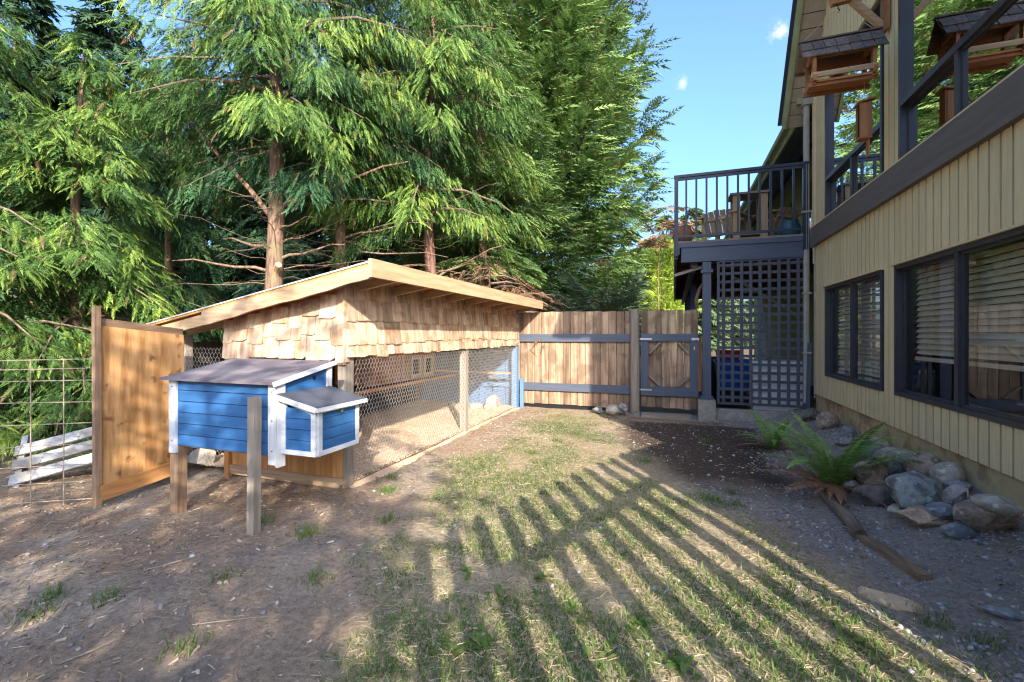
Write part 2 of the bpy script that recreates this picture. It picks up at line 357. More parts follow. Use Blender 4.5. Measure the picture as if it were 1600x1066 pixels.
n1 = gn.nodes.new('ShaderNodeTexNoise'); n1.inputs['Scale'].default_value = 30; n1.inputs['Detail'].default_value = 8; n1.inputs['Roughness'].default_value = .75; L(geo.outputs['Position'], n1.inputs['Vector'])
r1 = gn.nodes.new('ShaderNodeMapRange'); r1.inputs[1].default_value = .3; r1.inputs[2].default_value = .7; r1.inputs[3].default_value = .55; r1.inputs[4].default_value = 1.45; L(n1.outputs['Fac'], r1.inputs[0])
vm = gn.nodes.new('ShaderNodeVectorMath'); vm.operation = 'SCALE'; L(ga.outputs['Color'], vm.inputs[0]); L(r1.outputs[0], vm.inputs['Scale'])
L(vm.outputs[0], gb.inputs['Base Color']); gb.inputs['Roughness'].default_value = .95; gb.inputs['Specular IOR Level'].default_value = .15
n4 = gn.nodes.new('ShaderNodeTexNoise'); n4.inputs['Scale'].default_value = 9; n4.inputs['Detail'].default_value = 9; n4.inputs['Roughness'].default_value = .7; L(geo.outputs['Position'], n4.inputs['Vector'])
bp0 = gn.nodes.new('ShaderNodeBump'); bp0.inputs['Strength'].default_value = .8; bp0.inputs['Distance'].default_value = .06; L(n4.outputs['Fac'], bp0.inputs['Height'])
bp = gn.nodes.new('ShaderNodeBump'); bp.inputs['Strength'].default_value = .9; bp.inputs['Distance'].default_value = .02; L(n1.outputs['Fac'], bp.inputs['Height']); L(bp0.outputs[0], bp.inputs['Normal']); L(bp.outputs[0], gb.inputs['Normal'])
ground = link(bpy.data.objects.new('ground', me)); tag(ground, kind='structure')

def scatter(n, x0, x1, y0, y1, fn, seed):
    r = np.random.default_rng(seed); x = r.uniform(x0, x1, n); y = r.uniform(y0, y1, n)
    k = r.random(n) < fn(x, y); x, y = x[k], y[k]
    return x, y, zf(x, y), np.random.default_rng(seed+1)
ico_v = []
ph = (1+5**.5)/2
for s1 in (-1, 1):
    for s2 in (-1, 1): ico_v += [(0, s1, s2*ph), (s1, s2*ph, 0), (s2*ph, 0, s1)]
ico_v = np.array(ico_v)/math.sqrt(1+ph*ph)
from mathutils.geometry import convex_hull_2d
def hull_faces(V):
    F = []
    n = len(V)
    for i in range(n):
        for j in range(i+1, n):
            for k in range(j+1, n):
                nn = np.cross(V[j]-V[i], V[k]-V[i]); dd = (V-V[i])@nn
                if (dd <= 1e-6).all(): F.append((i, j, k))
                elif (dd >= -1e-6).all(): F.append((i, k, j))
    return np.array(F)
ico_f = hull_faces(ico_v)
def pebbles(name, n, box, fn, smin, smax, seed, label=None):
    x, y, z, r = scatter(n, *box, fn, seed); k = len(x)
    s = smin*(smax/smin)**(r.random(k)**2.2)
    ang = r.uniform(0, 6.28, k); ax = np.stack([np.cos(ang), np.sin(ang), r.normal(0, .2, k)], 1)
    nr = np.stack([r.normal(0, .3, k), r.normal(0, .3, k), np.ones(k)], 1)
    T = ico_v*(1+.0)
    V, F, t = stamp(T, ico_f, np.stack([x, y, z+s*.15], 1), ax, nr, np.stack([s, s*r.uniform(.55, .95, k), s*r.uniform(.35, .7, k)], 1), r.random(k))
    o = link(bpy.data.objects.new(name, tri_mesh(name, V, F, M['pebble'], t))); tag(o, kind='stuff'); return o
in_run = lambda x, y: (x < -2.85) & (x > -5.1) & (y > 3.5) & (y < 8.5)
pebbles('gravel', 19000, (.2, 2.1, .8, 9.0), lambda x, y: masks_at(x, y)[2]*np.where(y > 7.7, 1, .04+.96*sstep(masks_at(x, y)[4]+.25*np.exp(-((x-1.55)**2)/.12), .52, .66)), .004, .021, 21)
pebbles('small_stones', 5200, (-6, 2, .8, 9), lambda x, y: .25+.5*masks_at(x, y)[1]*(~in_run(x, y)), .004, .026, 23)
# wood chips on the run floor
x, y, z, r = scatter(26000, -4.98, -2.86, 3.5, 8.45, lambda x, y: np.ones(len(x)), 31); k = len(x)
chipT = np.array([(-.5, -.5, 0), (.5, -.4, 0), (.5, .5, .05), (-.5, .4, 0)]); chipF = np.array([(0, 1, 2), (0, 2, 3)])
ang = r.uniform(0, 6.28, k)
V, F, t = stamp(chipT, chipF, np.stack([x, y, .045+r.uniform(0, .012, k)], 1), np.stack([np.cos(ang), np.sin(ang), r.normal(0, .25, k)], 1), np.stack([r.normal(0, .35, k), r.normal(0, .35, k), np.ones(k)], 1), np.stack([r.uniform(.010, .024, k), r.uniform(.006, .013, k), .08+np.zeros(k)], 1), .4+r.random(k)*.6)
M['chipleaf'] = leafmat('chipleaf', [(.32, .20, .11), (.56, .41, .27), (.76, .62, .46)], trans=.05)
tag(link(bpy.data.objects.new('wood_chips', tri_mesh('wood_chips', V, F, M['chipleaf'], t))), kind='stuff')
mb = MB(); N = 40
for i in range(N+1):
    yq = 3.52+4.93*i/N; e = .012*math.sin(i*1.7)+.03*math.sin(i*.35)
    mb.v += [(-4.98, yq, .05), (-3.6, yq, .045+.01*math.sin(i)), (-2.95+e*.5, yq, .042), (-2.78+e, yq, min(Z(-2.78+e, yq)-.012, .02))]
for i in range(N):
    for j in range(3): q = i*4+j; mb.f.append((q, q+1, q+5, q+4))
tag(mb.build('wood_chip_bed', 'chips'), kind='structure')
# straw, needles and bark litter
def blades(name, n, box, fn, lmin, lmax, wd, lean, m, seed, lie=False, tint=None):
    x, y, z, r = scatter(n, *box, fn, seed); k = len(x); ang = r.uniform(0, 6.28, k)
    Ln = r.uniform(lmin, lmax, k)
    if lie:
        ax = np.stack([np.cos(ang), np.sin(ang), r.normal(.02, .07, k)], 1); nr = np.stack([r.normal(0, .5, k), r.normal(0, .5, k), np.ones(k)], 1); zz = z+.004+r.uniform(0, .006, k)
    else:
        lz = r.uniform(*lean, k); ax = np.stack([np.cos(ang)*np.sin(lz), np.sin(ang)*np.sin(lz), np.cos(lz)], 1)
        a2 = r.uniform(-.6, .6, k); nr = np.stack([-np.cos(ang+a2)*np.cos(lz), -np.sin(ang+a2)*np.cos(lz), np.sin(lz)], 1); zz = z-.004
    T = np.array([(0, -.5, 0), (0, .5, 0), (.55, -.38, -.05), (.55, .38, -.05), (1, 0, -.25)]) if not lie else np.array([(0, -.5, 0), (0, .5, 0), (.5, -.5, .03), (.5, .5, .03), (1, 0, 0)])
    F0 = np.array([(0, 1, 3), (0, 3, 2), (2, 3, 4)])
    tt = r.random(k) if tint is None else tint(x, y, r)
    V, F, t = stamp(T, F0, np.stack([x, y, zz], 1), ax, nr, np.stack([Ln, wd*r.uniform(.7, 1.4, k), Ln], 1), tt)
    return tag(link(bpy.data.objects.new(name, tri_mesh(name, V, F, M[m], t))), kind='stuff')
def gdens(x, y):
    g, s, v, nb, nf_ = masks_at(x, y); return g*sstep(nf_*.7+nb*.3, .36, .56)*np.where(y < 2.9, 1, .7)
def gtint(x, y, r):
    g, s, v, nb, nf_ = masks_at(x, y)
    return np.clip(.44-2.1*(nf_-.48)-.9*(nb-.5)+r.normal(0, .20, len(x))+.12*sstep(y, 4, 6), 0, 1.1)
blades('grass', 230000, (-3, 1.8, .9, 8.4), gdens, .018, .065, .0050, (.15, 1.25), 'grass', 41, tint=gtint)
blades('grass_thatch', 90000, (-3, 1.8, .9, 8.4), lambda x, y: masks_at(x, y)[0], .03, .09, .003, None, 'straw', 43, lie=True, tint=lambda x, y, r: r.uniform(.35, 1, len(x)))
blades('straw_litter', 26000, (-6.5, 2, .9, 8.4), lambda x, y: (.12+.88*(1-sstep(x, -3.8, -1.6)))*(~in_run(x, y)), .02, .085, .0042, None, 'straw', 45, lie=True)
x, y, z, r = scatter(16000, -6.5, 2, .9, 8.4, lambda x, y: (.25+.75*(1-sstep(x, -3.6, -1.2)))*(~in_run(x, y)), 47); k = len(x); ang = r.uniform(0, 6.28, k)
V, F, t = stamp(chipT, chipF, np.stack([x, y, z+.004], 1), np.stack([np.cos(ang), np.sin(ang), r.normal(0, .2, k)], 1), np.stack([r.normal(0, .3, k), r.normal(0, .3, k), np.ones(k)], 1), np.stack([.010+.04*r.random(k)**2.5, .005+.014*r.random(k)**2, .15+np.zeros(k)], 1), r.random(k))
M['flake'] = leafmat('flake', [(.08, .055, .04), (.20, .14, .10), (.34, .26, .19), (.5, .42, .34)], trans=.02)
tag(link(bpy.data.objects.new('bark_litter', tri_mesh('bark_litter', V, F, M['flake'], t))), kind='stuff')
# isolated tufts of green on the bare dirt
tufts = [pxg(*q) for q in [(1105, 780), (1150, 790), (1010, 722), (412, 815), (607, 768), (612, 748), (482, 833), (478, 835), (600, 770), (605, 815), (345, 905), (80, 935), (60, 962), (500, 905), (870, 690), (830, 710), (900, 680), (1460, 975), (1370, 1020), (1540, 1010), (955, 640), (940, 645), (170, 935), (285, 1015), (590, 1050), (1100, 690), (1140, 770), (1120, 785)]]
def tuftd(x, y):
    o = np.zeros(len(x))
    for t in tufts: o = np.maximum(o, np.exp(-((x-t.x)**2+(y-t.y)**2)/.005))
    return o
bx, by, rr = [], [], np.random.default_rng(4)
for t in tufts: bx.append(rr.normal(t.x, .045, 75)); by.append(rr.normal(t.y, .045, 75))
bx, by = np.concatenate(bx), np.concatenate(by); k = len(bx); ang = rr.uniform(0, 6.28, k); lz = rr.uniform(.1, 1.0, k)
T = np.array([(0, -.5, 0), (0, .5, 0), (.55, -.38, -.05), (.55, .38, -.05), (1, 0, -.25)]); F0 = np.array([(0, 1, 3), (0, 3, 2), (2, 3, 4)])
Ln = rr.uniform(.03, .085, k)
V, F, t = stamp(T, F0, np.stack([bx, by, zf(bx, by)-.003], 1), np.stack([np.cos(ang)*np.sin(lz), np.sin(ang)*np.sin(lz), np.cos(lz)], 1), np.stack([-np.cos(ang), -np.sin(ang), .2+0*ang], 1), np.stack([Ln, .005+0*Ln, Ln], 1), rr.uniform(0, .45, k))
tag(link(bpy.data.objects.new('grass_tufts', tri_mesh('grass_tufts', V, F, M['grass'], t))), kind='stuff')
# broad weed leaves in the lawn
wl = [(740, 1015), (700, 1022), (760, 1005), (1075, 1045), (1050, 1035), (1000, 985), (940, 1020), (780, 935), (900, 960), (1330, 1000), (730, 900), (850, 905)]
bx, by = [], []
for q in wl:
    t = pxg(*q); bx.append(rr.normal(t.x, .03, 9)); by.append(rr.normal(t.y, .03, 9))
bx, by = np.concatenate(bx), np.concatenate(by); k = len(bx); ang = rr.uniform(0, 6.28, k)
T = np.array([(0, 0, 0), (.3, .18, .03), (.3, -.18, .03), (.7, .2, .02), (.7, -.2, .02), (1, 0, -.08)]); F0 = np.array([(0, 1, 2), (1, 3, 4), (1, 4, 2), (3, 5, 4)])
V, F, t = stamp(T, F0, np.stack([bx, by, zf(bx, by)+.01], 1), np.stack([np.cos(ang), np.sin(ang), .35+0*ang], 1), np.stack([0*ang, 0*ang, 1+0*ang], 1), rr.uniform(.035, .075, k), rr.uniform(0, .35, k))
tag(link(bpy.data.objects.new('lawn_weeds', tri_mesh('lawn_weeds', V, F, M['grass'], t))), kind='stuff')
# ------------------------------------------------------------------ house
WX = 2.1
house = thing('house', 'two storey tan house with vertical board siding and dark windows along the right', 'house', (WX, 5.6, 0))
HY0, HY1 = 2.85, 8.43
piece('foundation', 'foundation', house, (WX+.24, (HY0+HY1)/2, .05), (.42, HY1-HY0-.01, .92))
piece('sheathing', 'roomdark', house, (WX+.10, HY1-.02, 2.6), (.12, .02, 4.2))
wins = [('A', 5.89, 7.83, .84, 2.13), ('B', 3.50, 5.60, .84, 2.13), ('C', 5.89, 7.83, 3.13, 5.05), ('D', 3.55, 5.51, 3.13, 5.25)]
def roof_under(y): return 6.10-(y-7.88)*1.33 if y > 5.64 else 6.10-(11.28-y-7.88)*1.33
pitch = .122; y = HY1-.06
# boards cut round the openings
yb = HY1
while yb > HY0+.02:
    y0, y1 = yb-pitch, yb; ym = (y0+y1)/2; yb = y0
    segs = [(.51, 2.82)]; up = [(3.12, roof_under(ym)+.02)]
    for (n_, a0, a1, z0, z1) in wins:
        if a0-.02 < ym < a1+.02:
            tgt = segs if z0 < 2.5 else up; new = []
            for (s0, s1) in tgt:
                if s0 < z0 < s1:
                    if z0-s0 > .03: new.append((s0, z0))
                    if s1-z1 > .03: new.append((z1, s1))
                else: new.append((s0, s1))
            if tgt is segs: segs = new
            else: up = new
    for (s0, s1) in segs+up: piece('siding_board', 'tan_z', house, (WX+.008, ym, (s0+s1)/2), (.016, pitch-.021, s1-s0))
# wall backing behind the boards, with openings
mb = MB()
def wallrect(y0, y1, z0, z1): mb.box((WX+.018, y0, z0), (WX+.12, y1, z1))
for (z0, z1, sg) in ((.5, 3.12, ('A', 'B')), (3.12, 5.25, ('C', 'D'))):
    ws = sorted([q for q in wins if q[0] in sg], key=lambda q: q[1]); yc = HY0
    for (n_, a0, a1, w0, w1) in ws:
        wallrect(yc, a0, z0, z1); yc = a1
        if w0 > z0: wallrect(a0, a1, z0, w0)
        if w1 < z1: wallrect(a0, a1, w1, z1)
    wallrect(yc, HY1, z0, z1)
mb.poly([(WX+.018, HY0, 5.25), (WX+.018, HY1, 5.25), (WX+.018, HY1, 5.4), (WX+.018, 5.64, 9.0), (WX+.018, HY0, 5.4)], (.1, 0, 0))
M['groove_shade'] = mat('groove_shade', (.04, .03, .018), (.03, .022, .014), vary=0, bump=0); mb.build('wall_backing', 'groove_shade', house)  # near-black backing: shade in the board gaps put into its colour
# end walls, floor slab between storeys and dark rooms
piece('end_wall', 'tan_z', house, (5.6, HY0+.05, 2.9), (6.76, .1, 5.0)); piece('end_wall', 'tan_z', house, (5.6, HY1-.05, 2.9), (6.76, .1, 5.0))
piece('floor_slab', 'room', house, (5.6, 5.64, 2.93), (6.6, 5.36, .2)); piece('room_floor', 'room', house, (5.6, 5.64, .45), (6.6, 5.36, .1))
piece('rear_wall', 'room', house, (6.2, 5.64, 4.0), (.1, 5.3, 7))
piece('ceiling', 'room', house, (4.2, 5.64, 5.32), (3.8, 5.36, .05))
piece('belt_board', 'brown_y', house, (WX-.025, (HY0+HY1)/2, 2.965), (.062, HY1-HY0, .29)); piece('belt_cap', 'tan_y', house, (WX-.02, (HY0+HY1)/2, 3.118), (.075, HY1-HY0, .014))
# windows
def glassmat(name, refl, tint):
    m, n, b = new_mat(name); L = n.links.new
    gl = n.nodes.new('ShaderNodeBsdfGlossy'); gl.inputs['Roughness'].default_value = .012; gl.inputs['Color'].default_value = (.93, .95, .96, 1)
    tr = n.nodes.new('ShaderNodeBsdfTransparent'); tr.inputs['Color'].default_value = tint
    fr = n.nodes.new('ShaderNodeFresnel'); fr.inputs['IOR'].default_value = 1.55
    geo = n.nodes.new('ShaderNodeNewGeometry'); nz = n.nodes.new('ShaderNodeTexNoise'); nz.inputs['Scale'].default_value = 1.3; L(geo.outputs['Position'], nz.inputs['Vector'])
    bp = n.nodes.new('ShaderNodeBump'); bp.inputs['Strength'].default_value = .05; bp.inputs['Distance'].default_value = .01; L(nz.outputs['Fac'], bp.inputs['Height']); L(bp.outputs[0], gl.inputs['Normal'])
    ad = n.nodes.new('ShaderNodeMath'); ad.operation = 'MULTIPLY_ADD'; ad.inputs[1].default_value = 1.3; ad.inputs[2].default_value = refl; ad.use_clamp = True; L(fr.outputs[0], ad.inputs[0])
    bf_ = n.nodes.new('ShaderNodeMath'); bf_.operation = 'SUBTRACT'; bf_.inputs[0].default_value = 1; L(geo.outputs['Backfacing'], bf_.inputs[1])
    ml = n.nodes.new('ShaderNodeMath'); ml.operation = 'MULTIPLY'; L(ad.outputs[0], ml.inputs[0]); L(bf_.outputs[0], ml.inputs[1])
    mx = n.nodes.new('ShaderNodeMixShader'); L(ml.outputs[0], mx.inputs[0]); L(tr.outputs[0], mx.inputs[1]); L(gl.outputs[0], mx.inputs[2]); L(mx.outputs[0], n.nodes['Material Output'].inputs[0])
    M[name] = m
glassmat('glass_low', .10, (.93, .93, .91, 1)); glassmat('glass_up', .66, (.5, .5, .5, 1))
def window(y0, y1, z0, z1, mull, transom=None, gl='glass_low', blinds=0):
    f = thing('tmp', 'x', 'x'); bpy.data.objects.remove(f)
    fr = MB(); t = .040; d0, d1 = WX-.012, WX+.075
    fr.box((d0, y0, z0), (d1, y1, z0+t)).box((d0, y0, z1-t), (d1, y1, z1)).box((d0, y0, z0+t), (d1, y0+t, z1-t)).box((d0, y1-t, z0+t), (d1, y1, z1-t))
    wo_ = fr.build('window', 'alu', house)
    ztop = transom if transom else z1-t
    piece('mullion', 'alu', wo_, (WX+.03, mull, (z0+t+ztop)/2), (.07, .05, ztop-z0-t))
    if transom: piece('transom', 'alu', wo_, (WX+.028, (y0+y1)/2, transom+.03), (.078, y1-y0-2*t, .06))
    for (a0, a1, off) in ((y0+t, mull-.025, .03), (mull+.025, y1-t, .06)):
        # inner sash and pane
        s = MB(); q = .022; zt = ztop; x0, x1 = WX+off-.012, WX+off+.012
        s.box((x0, a0, z0+t), (x1, a1, z0+t+q)).box((x0, a0, zt-q), (x1, a1, zt)).box((x0, a0, z0+t+q), (x1, a0+q, zt-q)).box((x0, a1-q, z0+t+q), (x1, a1, zt-q)); s.build('sash', 'alu', wo_)
        piece('pane', gl, wo_, (WX+off, (a0+a1)/2, (z0+t+zt)/2), (.004, a1-a0-2*q-.002, zt-z0-t-2*q-.002))
    if transom: piece('pane', gl, wo_, (WX+.045, (y0+y1)/2, (transom+.06+z1-t)/2), (.004, y1-y0-2*t-.002, z1-t-transom-.062))
    piece('drip_cap', 'tan_y', wo_, (WX-.012, (y0+y1)/2, z1+.012), (.05, y1-y0+.06, .02))
    if blinds:
        nslat = int((z1-t-z0-t-blinds)/.052)
        for k in range(nslat): piece('blind_slat', 'blind', wo_, (WX+.155, (y0+y1)/2, z1-t-.03-k*.052), (.056, y1-y0-2*t-.06, .004), (0, R(-60+3*math.sin(k*1.3)), 0))
        piece('blind_rail', 'blind', wo_, (WX+.155, (y0+y1)/2, z1-t-.03-nslat*.052-.015), (.05, y1-y0-2*t-.06, .035))
    return wo_
window(5.89, 7.83, .84, 2.13, 6.81, blinds=.05)
window(3.50, 5.60, .84, 2.13, 4.55, blinds=.36)
wc = window(5.89, 7.83, 3.13, 5.05, 6.81, transom=3.67, gl='glass_up')
wd = window(3.55, 5.51, 3.13, 5.25, 4.55, transom=3.67, gl='glass_up')
piece('curtain', 'room', house, (3.4, 4.5, 1.2), (.05, 2.6, 1.4)); piece('curtain', 'room', house, (3.4, 6.9, 1.4), (.05, 2.0, 1.7))
piece('sill_shelf', 'whitetrim_y', house, (WX+.3, 4.5, .80), (.3, 2.0, .03))
piece('table_top', 'oldwood_y', house, (WX+.95, 4.2, 1.05), (.5, 1.2, .04))
piece('interior_partition', 'roomdark', house, (2.9, 6.7, 4.1), (.04, 3.0, 2.2)); piece('interior_partition', 'roomdark', house, (2.9, 4.5, 4.1), (.04, 2.2, 2.2))
# steep gable roof: rake fascia, soffit boards, roofing
OV = 1.75
def rk(y): return roof_under(y)
for (ya, yb_) in ((8.78, 5.64), (2.5, 5.64)):
    za, zb = rk(ya) if ya > 5.64 else rk(ya), rk(5.64)
    L_ = math.hypot(yb_-ya, zb-za); n_ = 26
    up_ = Vector((0, -(zb-za), (yb_-ya))).normalized();
    if up_.z < 0: up_ = -up_
    for k in range(n_):
        t0, t1 = k/n_, (k+1)/n_-.002
        p0 = Vector((0, ya+(yb_-ya)*t0, za+(zb-za)*t0)); p1 = Vector((0, ya+(yb_-ya)*t1, za+(zb-za)*t1))
        mb = MB(); xs = (OV+.04, WX+.014)
        mb.poly([(xs[0], p0.y, p0.z), (xs[1], p0.y, p0.z), (xs[1], p1.y, p1.z), (xs[0], p1.y, p1.z)], up_*.012); mb.build('soffit_board', 'soffit', house)
    a_ = Vector((OV+.02, ya, za)); b_ = Vector((OV+.02, yb_, zb))
    MB().bar(a_+up_*.09, b_+up_*.09, .04, .24, up_).build('rake_board', 'fascia_green', house)
    a2 = Vector((4.6, ya, za))+up_*.235; b2 = Vector((4.6, yb_, zb))+up_*.235
    MB().bar(a2, b2, 5.8, .05, up_).build('roof', 'roofing', house)
# corner trim + downspout
piece('corner_board', 'tan_z', house, (WX-.004, HY1-.045, 4.15), (.03, .10, 2.1))
ds = MB().tube([(WX-.09, 8.47, .34), (WX-.09, 8.47, 5.18)], .045, 8).build('downspout', 'gutter', house)
for zz in (1.15, 2.1, 3.4): piece('strap', 'gutter', ds, (WX-.09, 8.47, zz), (.13, .11, .03))
MB().box((WX-.15, 8.40, 5.10), (WX-.02, 8.55, 5.26)).build('rain_head', 'gutter', house)
MB().tube([(WX-.09, 8.47, .34), (WX-.09, 8.47, .22), (WX-.13, 8.36, .12)], .05, 8).build('downspout_shoe', 'roofing', house)
cab = [(WX-.03, 8.33, 2.55), (WX-.035, 8.30, 2.75), (WX-.04, 8.34, 2.9), (WX-.05, 8.35, 3.0), (WX-.05, 8.36, 3.25), (WX-.03, 8.38, 3.4)]
MB().tube(cab, .008, 5).build('cable', 'whitetrim_z', house)
piece('cable_run', 'gutter', house, (WX-.01, 8.33, 1.5), (.012, .012, 2.1))
# rear wing: recessed wall with low eave
wing = thing('house_wing', 'recessed rear wing of the tan house with low green edged eave behind the deck', 'house', (3, 14, 0))
for k in range(48): piece('siding_board', 'greenwall', wing, (3.01, 8.55+k*.25, 4.45), (.02, .235, 2.85))
piece('wall', 'greenwall', wing, (3.08, 14.4, 2.9), (.1, 11.9, 5.9))
e0, e1 = Vector((2.0, 8.5, 5.12)), Vector((2.0, 22, 5.12))
for k in range(12):
    t0, t1 = k/12, (k+1)/12
    mb = MB(); mb.poly([(2.03+1.0*t0, 8.5, 5.14+.6*t0), (2.03+1.0*t1-.006, 8.5, 5.14+.6*t1), (2.03+1.0*t1-.006, 22, 5.14+.6*t1), (2.03+1.0*t0, 22, 5.14+.6*t0)], (0, 0, .012)); mb.build('soffit_board', 'soffit_grey', wing)
MB().bar(e0+Vector((0, 0, .02)), e1+Vector((0, 0, .02)), .03, .22).build('fascia_board', 'fascia_green', wing)
MB().bar(e0+Vector((-.06, 0, .09)), e1+Vector((-.06, 0, .09)), .10, .09).build('gutter', 'fascia_green', wing)
mb = MB(); mb.poly([(1.98, 8.75, 5.20), (6, 8.75, 7.2), (6, 22, 7.2), (1.98, 22, 5.20)], (0, 0, .04)); mb.build('roof', 'roofing', wing)
for y0 in (11.0, 14.0):
    f = MB().box((2.97, y0, 3.5), (3.0, y0+1.6, 3.56)).box((2.97, y0, 4.9), (3.0, y0+1.6, 4.96)).box((2.97, y0, 3.56), (3.0, y0+.06, 4.9)).box((2.97, y0+1.54, 3.56), (3.0, y0+1.6, 4.9)).build('window', 'alu', wing)
    piece('pane', 'glass_up', f, (2.99, y0+.8, 4.23), (.004, 1.47, 1.33))
# ------------------------------------------------------------------ deck
deck = thing('deck', 'raised deck with dark railing, slate rim beam and lattice screen below', 'deck', (1, 8.5, 0))
DZ = 3.05; DX0, DX1 = .03, 2.02
for k in range(14): piece('deck_board', 'grey_x', deck, (1.5, 8.50+k*.145, DZ-.015), (2.94, .138, .03))
piece('deck_board', 'grey_x', deck, (1.5, 10.5+4.6, DZ-.015), (2.94, 9.2, .03))
piece('rim_board', 'slate_x', deck, ((DX0+DX1)/2, 8.455, DZ-.055), (DX1-DX0, .04, .105))
piece('rim_beam', 'slate_x', deck, ((DX0+DX1)/2+.05, 8.50, DZ-.235), (DX1-DX0-.1, .09, .25))
piece('joist_hanger', 'navy', deck, (DX0+.055, 8.43, DZ-.17), (.04, .03, .12))
piece('side_rim', 'slate_y', deck, (DX0+.02, 14.1, DZ-.16), (.04, 11.2, .26))
for k in range(26): piece('joist', 'oldwood_x', deck, (1.5, 8.95+k*.42, DZ-.13), (2.9, .045, .19))
piece('beam', 'slate_y', deck, (.35, 14, DZ-.34), (.09, 10.8, .2))
piece('rail_cap', 'navy', deck, ((DX0+DX1)/2, 8.46, DZ+1.13), (DX1-DX0+.04, .07, .045)); piece('rail_top', 'navy', deck, ((DX0+DX1)/2, 8.46, DZ+1.085), (DX1-DX0, .035, .045))
piece('rail_bottom', 'navy', deck, ((DX0+DX1)/2, 8.46, DZ+.085), (DX1-DX0, .035, .04))
for x_ in (DX0+.02, DX1-.03): piece('rail_post', 'navy', deck, (x_, 8.46, DZ+.43), (.065, .065, 1.36))
for k in range(11): piece('baluster', 'navy', deck, (DX0+.02+(k+1)*(DX1-DX0-.05)/12, 8.46, DZ+.585), (.032, .032, .96))
piece('rail_cap', 'navy', deck, (DX0+.02, 14.2, DZ+1.13), (.06, 11.4, .045)); piece('rail_bottom', 'navy', deck, (DX0+.02, 14.2, DZ+.085), (.035, 11.4, .04))
for k in range(6): piece('rail_post', 'navy', deck, (DX0+.02, 10.3+k*1.85, DZ+.55), (.06, .06, 1.12))
for k in range(60): piece('baluster', 'navy', deck, (DX0+.02, 8.64+k*.185, DZ+.585), (.03, .03, .96))
# posts, pier, sill under the lattice
piece('post', 'slate_z', deck, (.54, 8.52, 1.50), (.135, .13, 2.36)); piece('post_collar', 'slate_z', deck, (.54, 8.50, 2.52), (.19, .15, .05)); piece('post_collar', 'slate_z', deck, (.54, 8.51, .35), (.20, .16, .07))
for yq in (11.5, 14.5, 17.5): piece('post', 'slate_z', deck, (.45, yq, 1.45), (.13, .13, 2.8))
piece('pier', 'concrete', deck, (.535, 8.46, .12), (.27, .24, .42))
piece('sill_beam', 'concrete', deck, (1.4, 8.56, .08), (1.46, .14, .20))
# lattice of crossed slats
for a in 'xz': M['lattice_'+a] = wood('lattice_'+a, (.08, .085, .10), (.062, .066, .078), a, rough=.6, bump=.2)
lat = MB().box((.70, 8.47, .26), (.74, 8.51, 2.68)).box((1.97, 8.47, .26), (2.01, 8.51, 2.68)).box((.74, 8.47, .26), (1.97, 8.51, .30)).box((.74, 8.47, 2.66), (1.97, 8.51, 2.70)).build('lattice_frame', 'lattice_z', deck)
for k in range(9): piece('lattice_slat', 'lattice_z', lat, (.74+.062+k*.137, 8.478, 1.48), (.048, .012, 2.38))
for k in range(17): piece('lattice_slat', 'lattice_x', lat, (1.355, 8.492, .30+.085+k*.139), (1.24, .012, .046))
piece('batten', 'slate_z', deck, (2.03, 8.44, .78), (.06, .03, 1.05), (0, R(1.5), 0))
# diagonal laths and a bent cane under the deck
MB().bar((.02, 8.7, 2.50), (.62, 8.62, 2.66), .02, .05).build('loose_lath', 'grey_x', deck)
MB().tube([(.40, 8.75, 1.9), (.38, 8.72, 2.05), (.44, 8.7, 2.25), (.56, 8.7, 2.42)], .03, 6).build('bent_branch', 'twig', deck)
MB().bar((1.0, 8.9, 2.45), (2.0, 8.95, 1.75), .03, .05).build('diagonal_brace', 'grey_x', deck)
# things kept under the deck
def tapered(name, m, c, s0, s1, h, parent=None, n=4):
    mb = MB()
    for (s, z) in ((s0, 0), (s1, h)):
        for i, j in ((-1, -1), (1, -1), (1, 1), (-1, 1)): mb.v.append((c[0]+i*s[0]/2, c[1]+j*s[1]/2, c[2]+z))
    mb.f += [(3, 2, 1, 0), (4, 5, 6, 7)]+[(i, (i+1) % 4, 4+(i+1) % 4, 4+i) for i in range(4)]
    return mb.build(name, m, parent)
t = thing('storage_tub', 'blue plastic tub stored behind the lattice under the deck', 'tub', (1.0, 9.1, .1))
tapered('body', 'bluetub', (.98, 9.0, .45), (.42, .38), (.52, .46), .50, t); piece('rim', 'bluetub', t, (.98, 9.0, .965), (.57, .50, .05)); piece('lid', 'bluetub', t, (.98, 9.0, 1.0), (.5, .44, .02))
piece('stand', 'black', t, (.98, 9.0, .27), (.45, .4, .34))
t = thing('storage_crate', 'red plastic crate stacked on the blue tub under the deck', 'crate', (.95, 9.1, 1.01))
tapered('body', 'red', (.92, 9.0, 1.012), (.34, .3), (.38, .34), .13, t); piece('rim', 'red', t, (.92, 9.0, 1.15), (.40, .36, .02))
t = thing('chest_freezer', 'white chest box standing behind the right side of the lattice', 'freezer', (1.65, 9.0, .1))
piece('body', 'whitebox', t, (1.68, 8.90, .55), (.82, .58, .78)); piece('lid', 'whitebox', t, (1.68, 8.90, .97), (.85, .61, .05)); piece('base', 'black', t, (1.68, 8.91, .12), (.78, .54, .08))
t = thing('step_ladder', 'folded aluminium ladder leaning in the shade under the deck', 'ladder', (1.5, 9.8, 0))
for s in (-.2, .2): MB().bar((1.45+s, 9.7, 0), (1.45+s*.8, 10.1, 2.5), .05, .03).build('rail', 'zinc', t)
for k in range(7): piece('rung', 'zinc', t, (1.45, 9.75+k*.052, .3+k*.33), (.38, .05, .02))
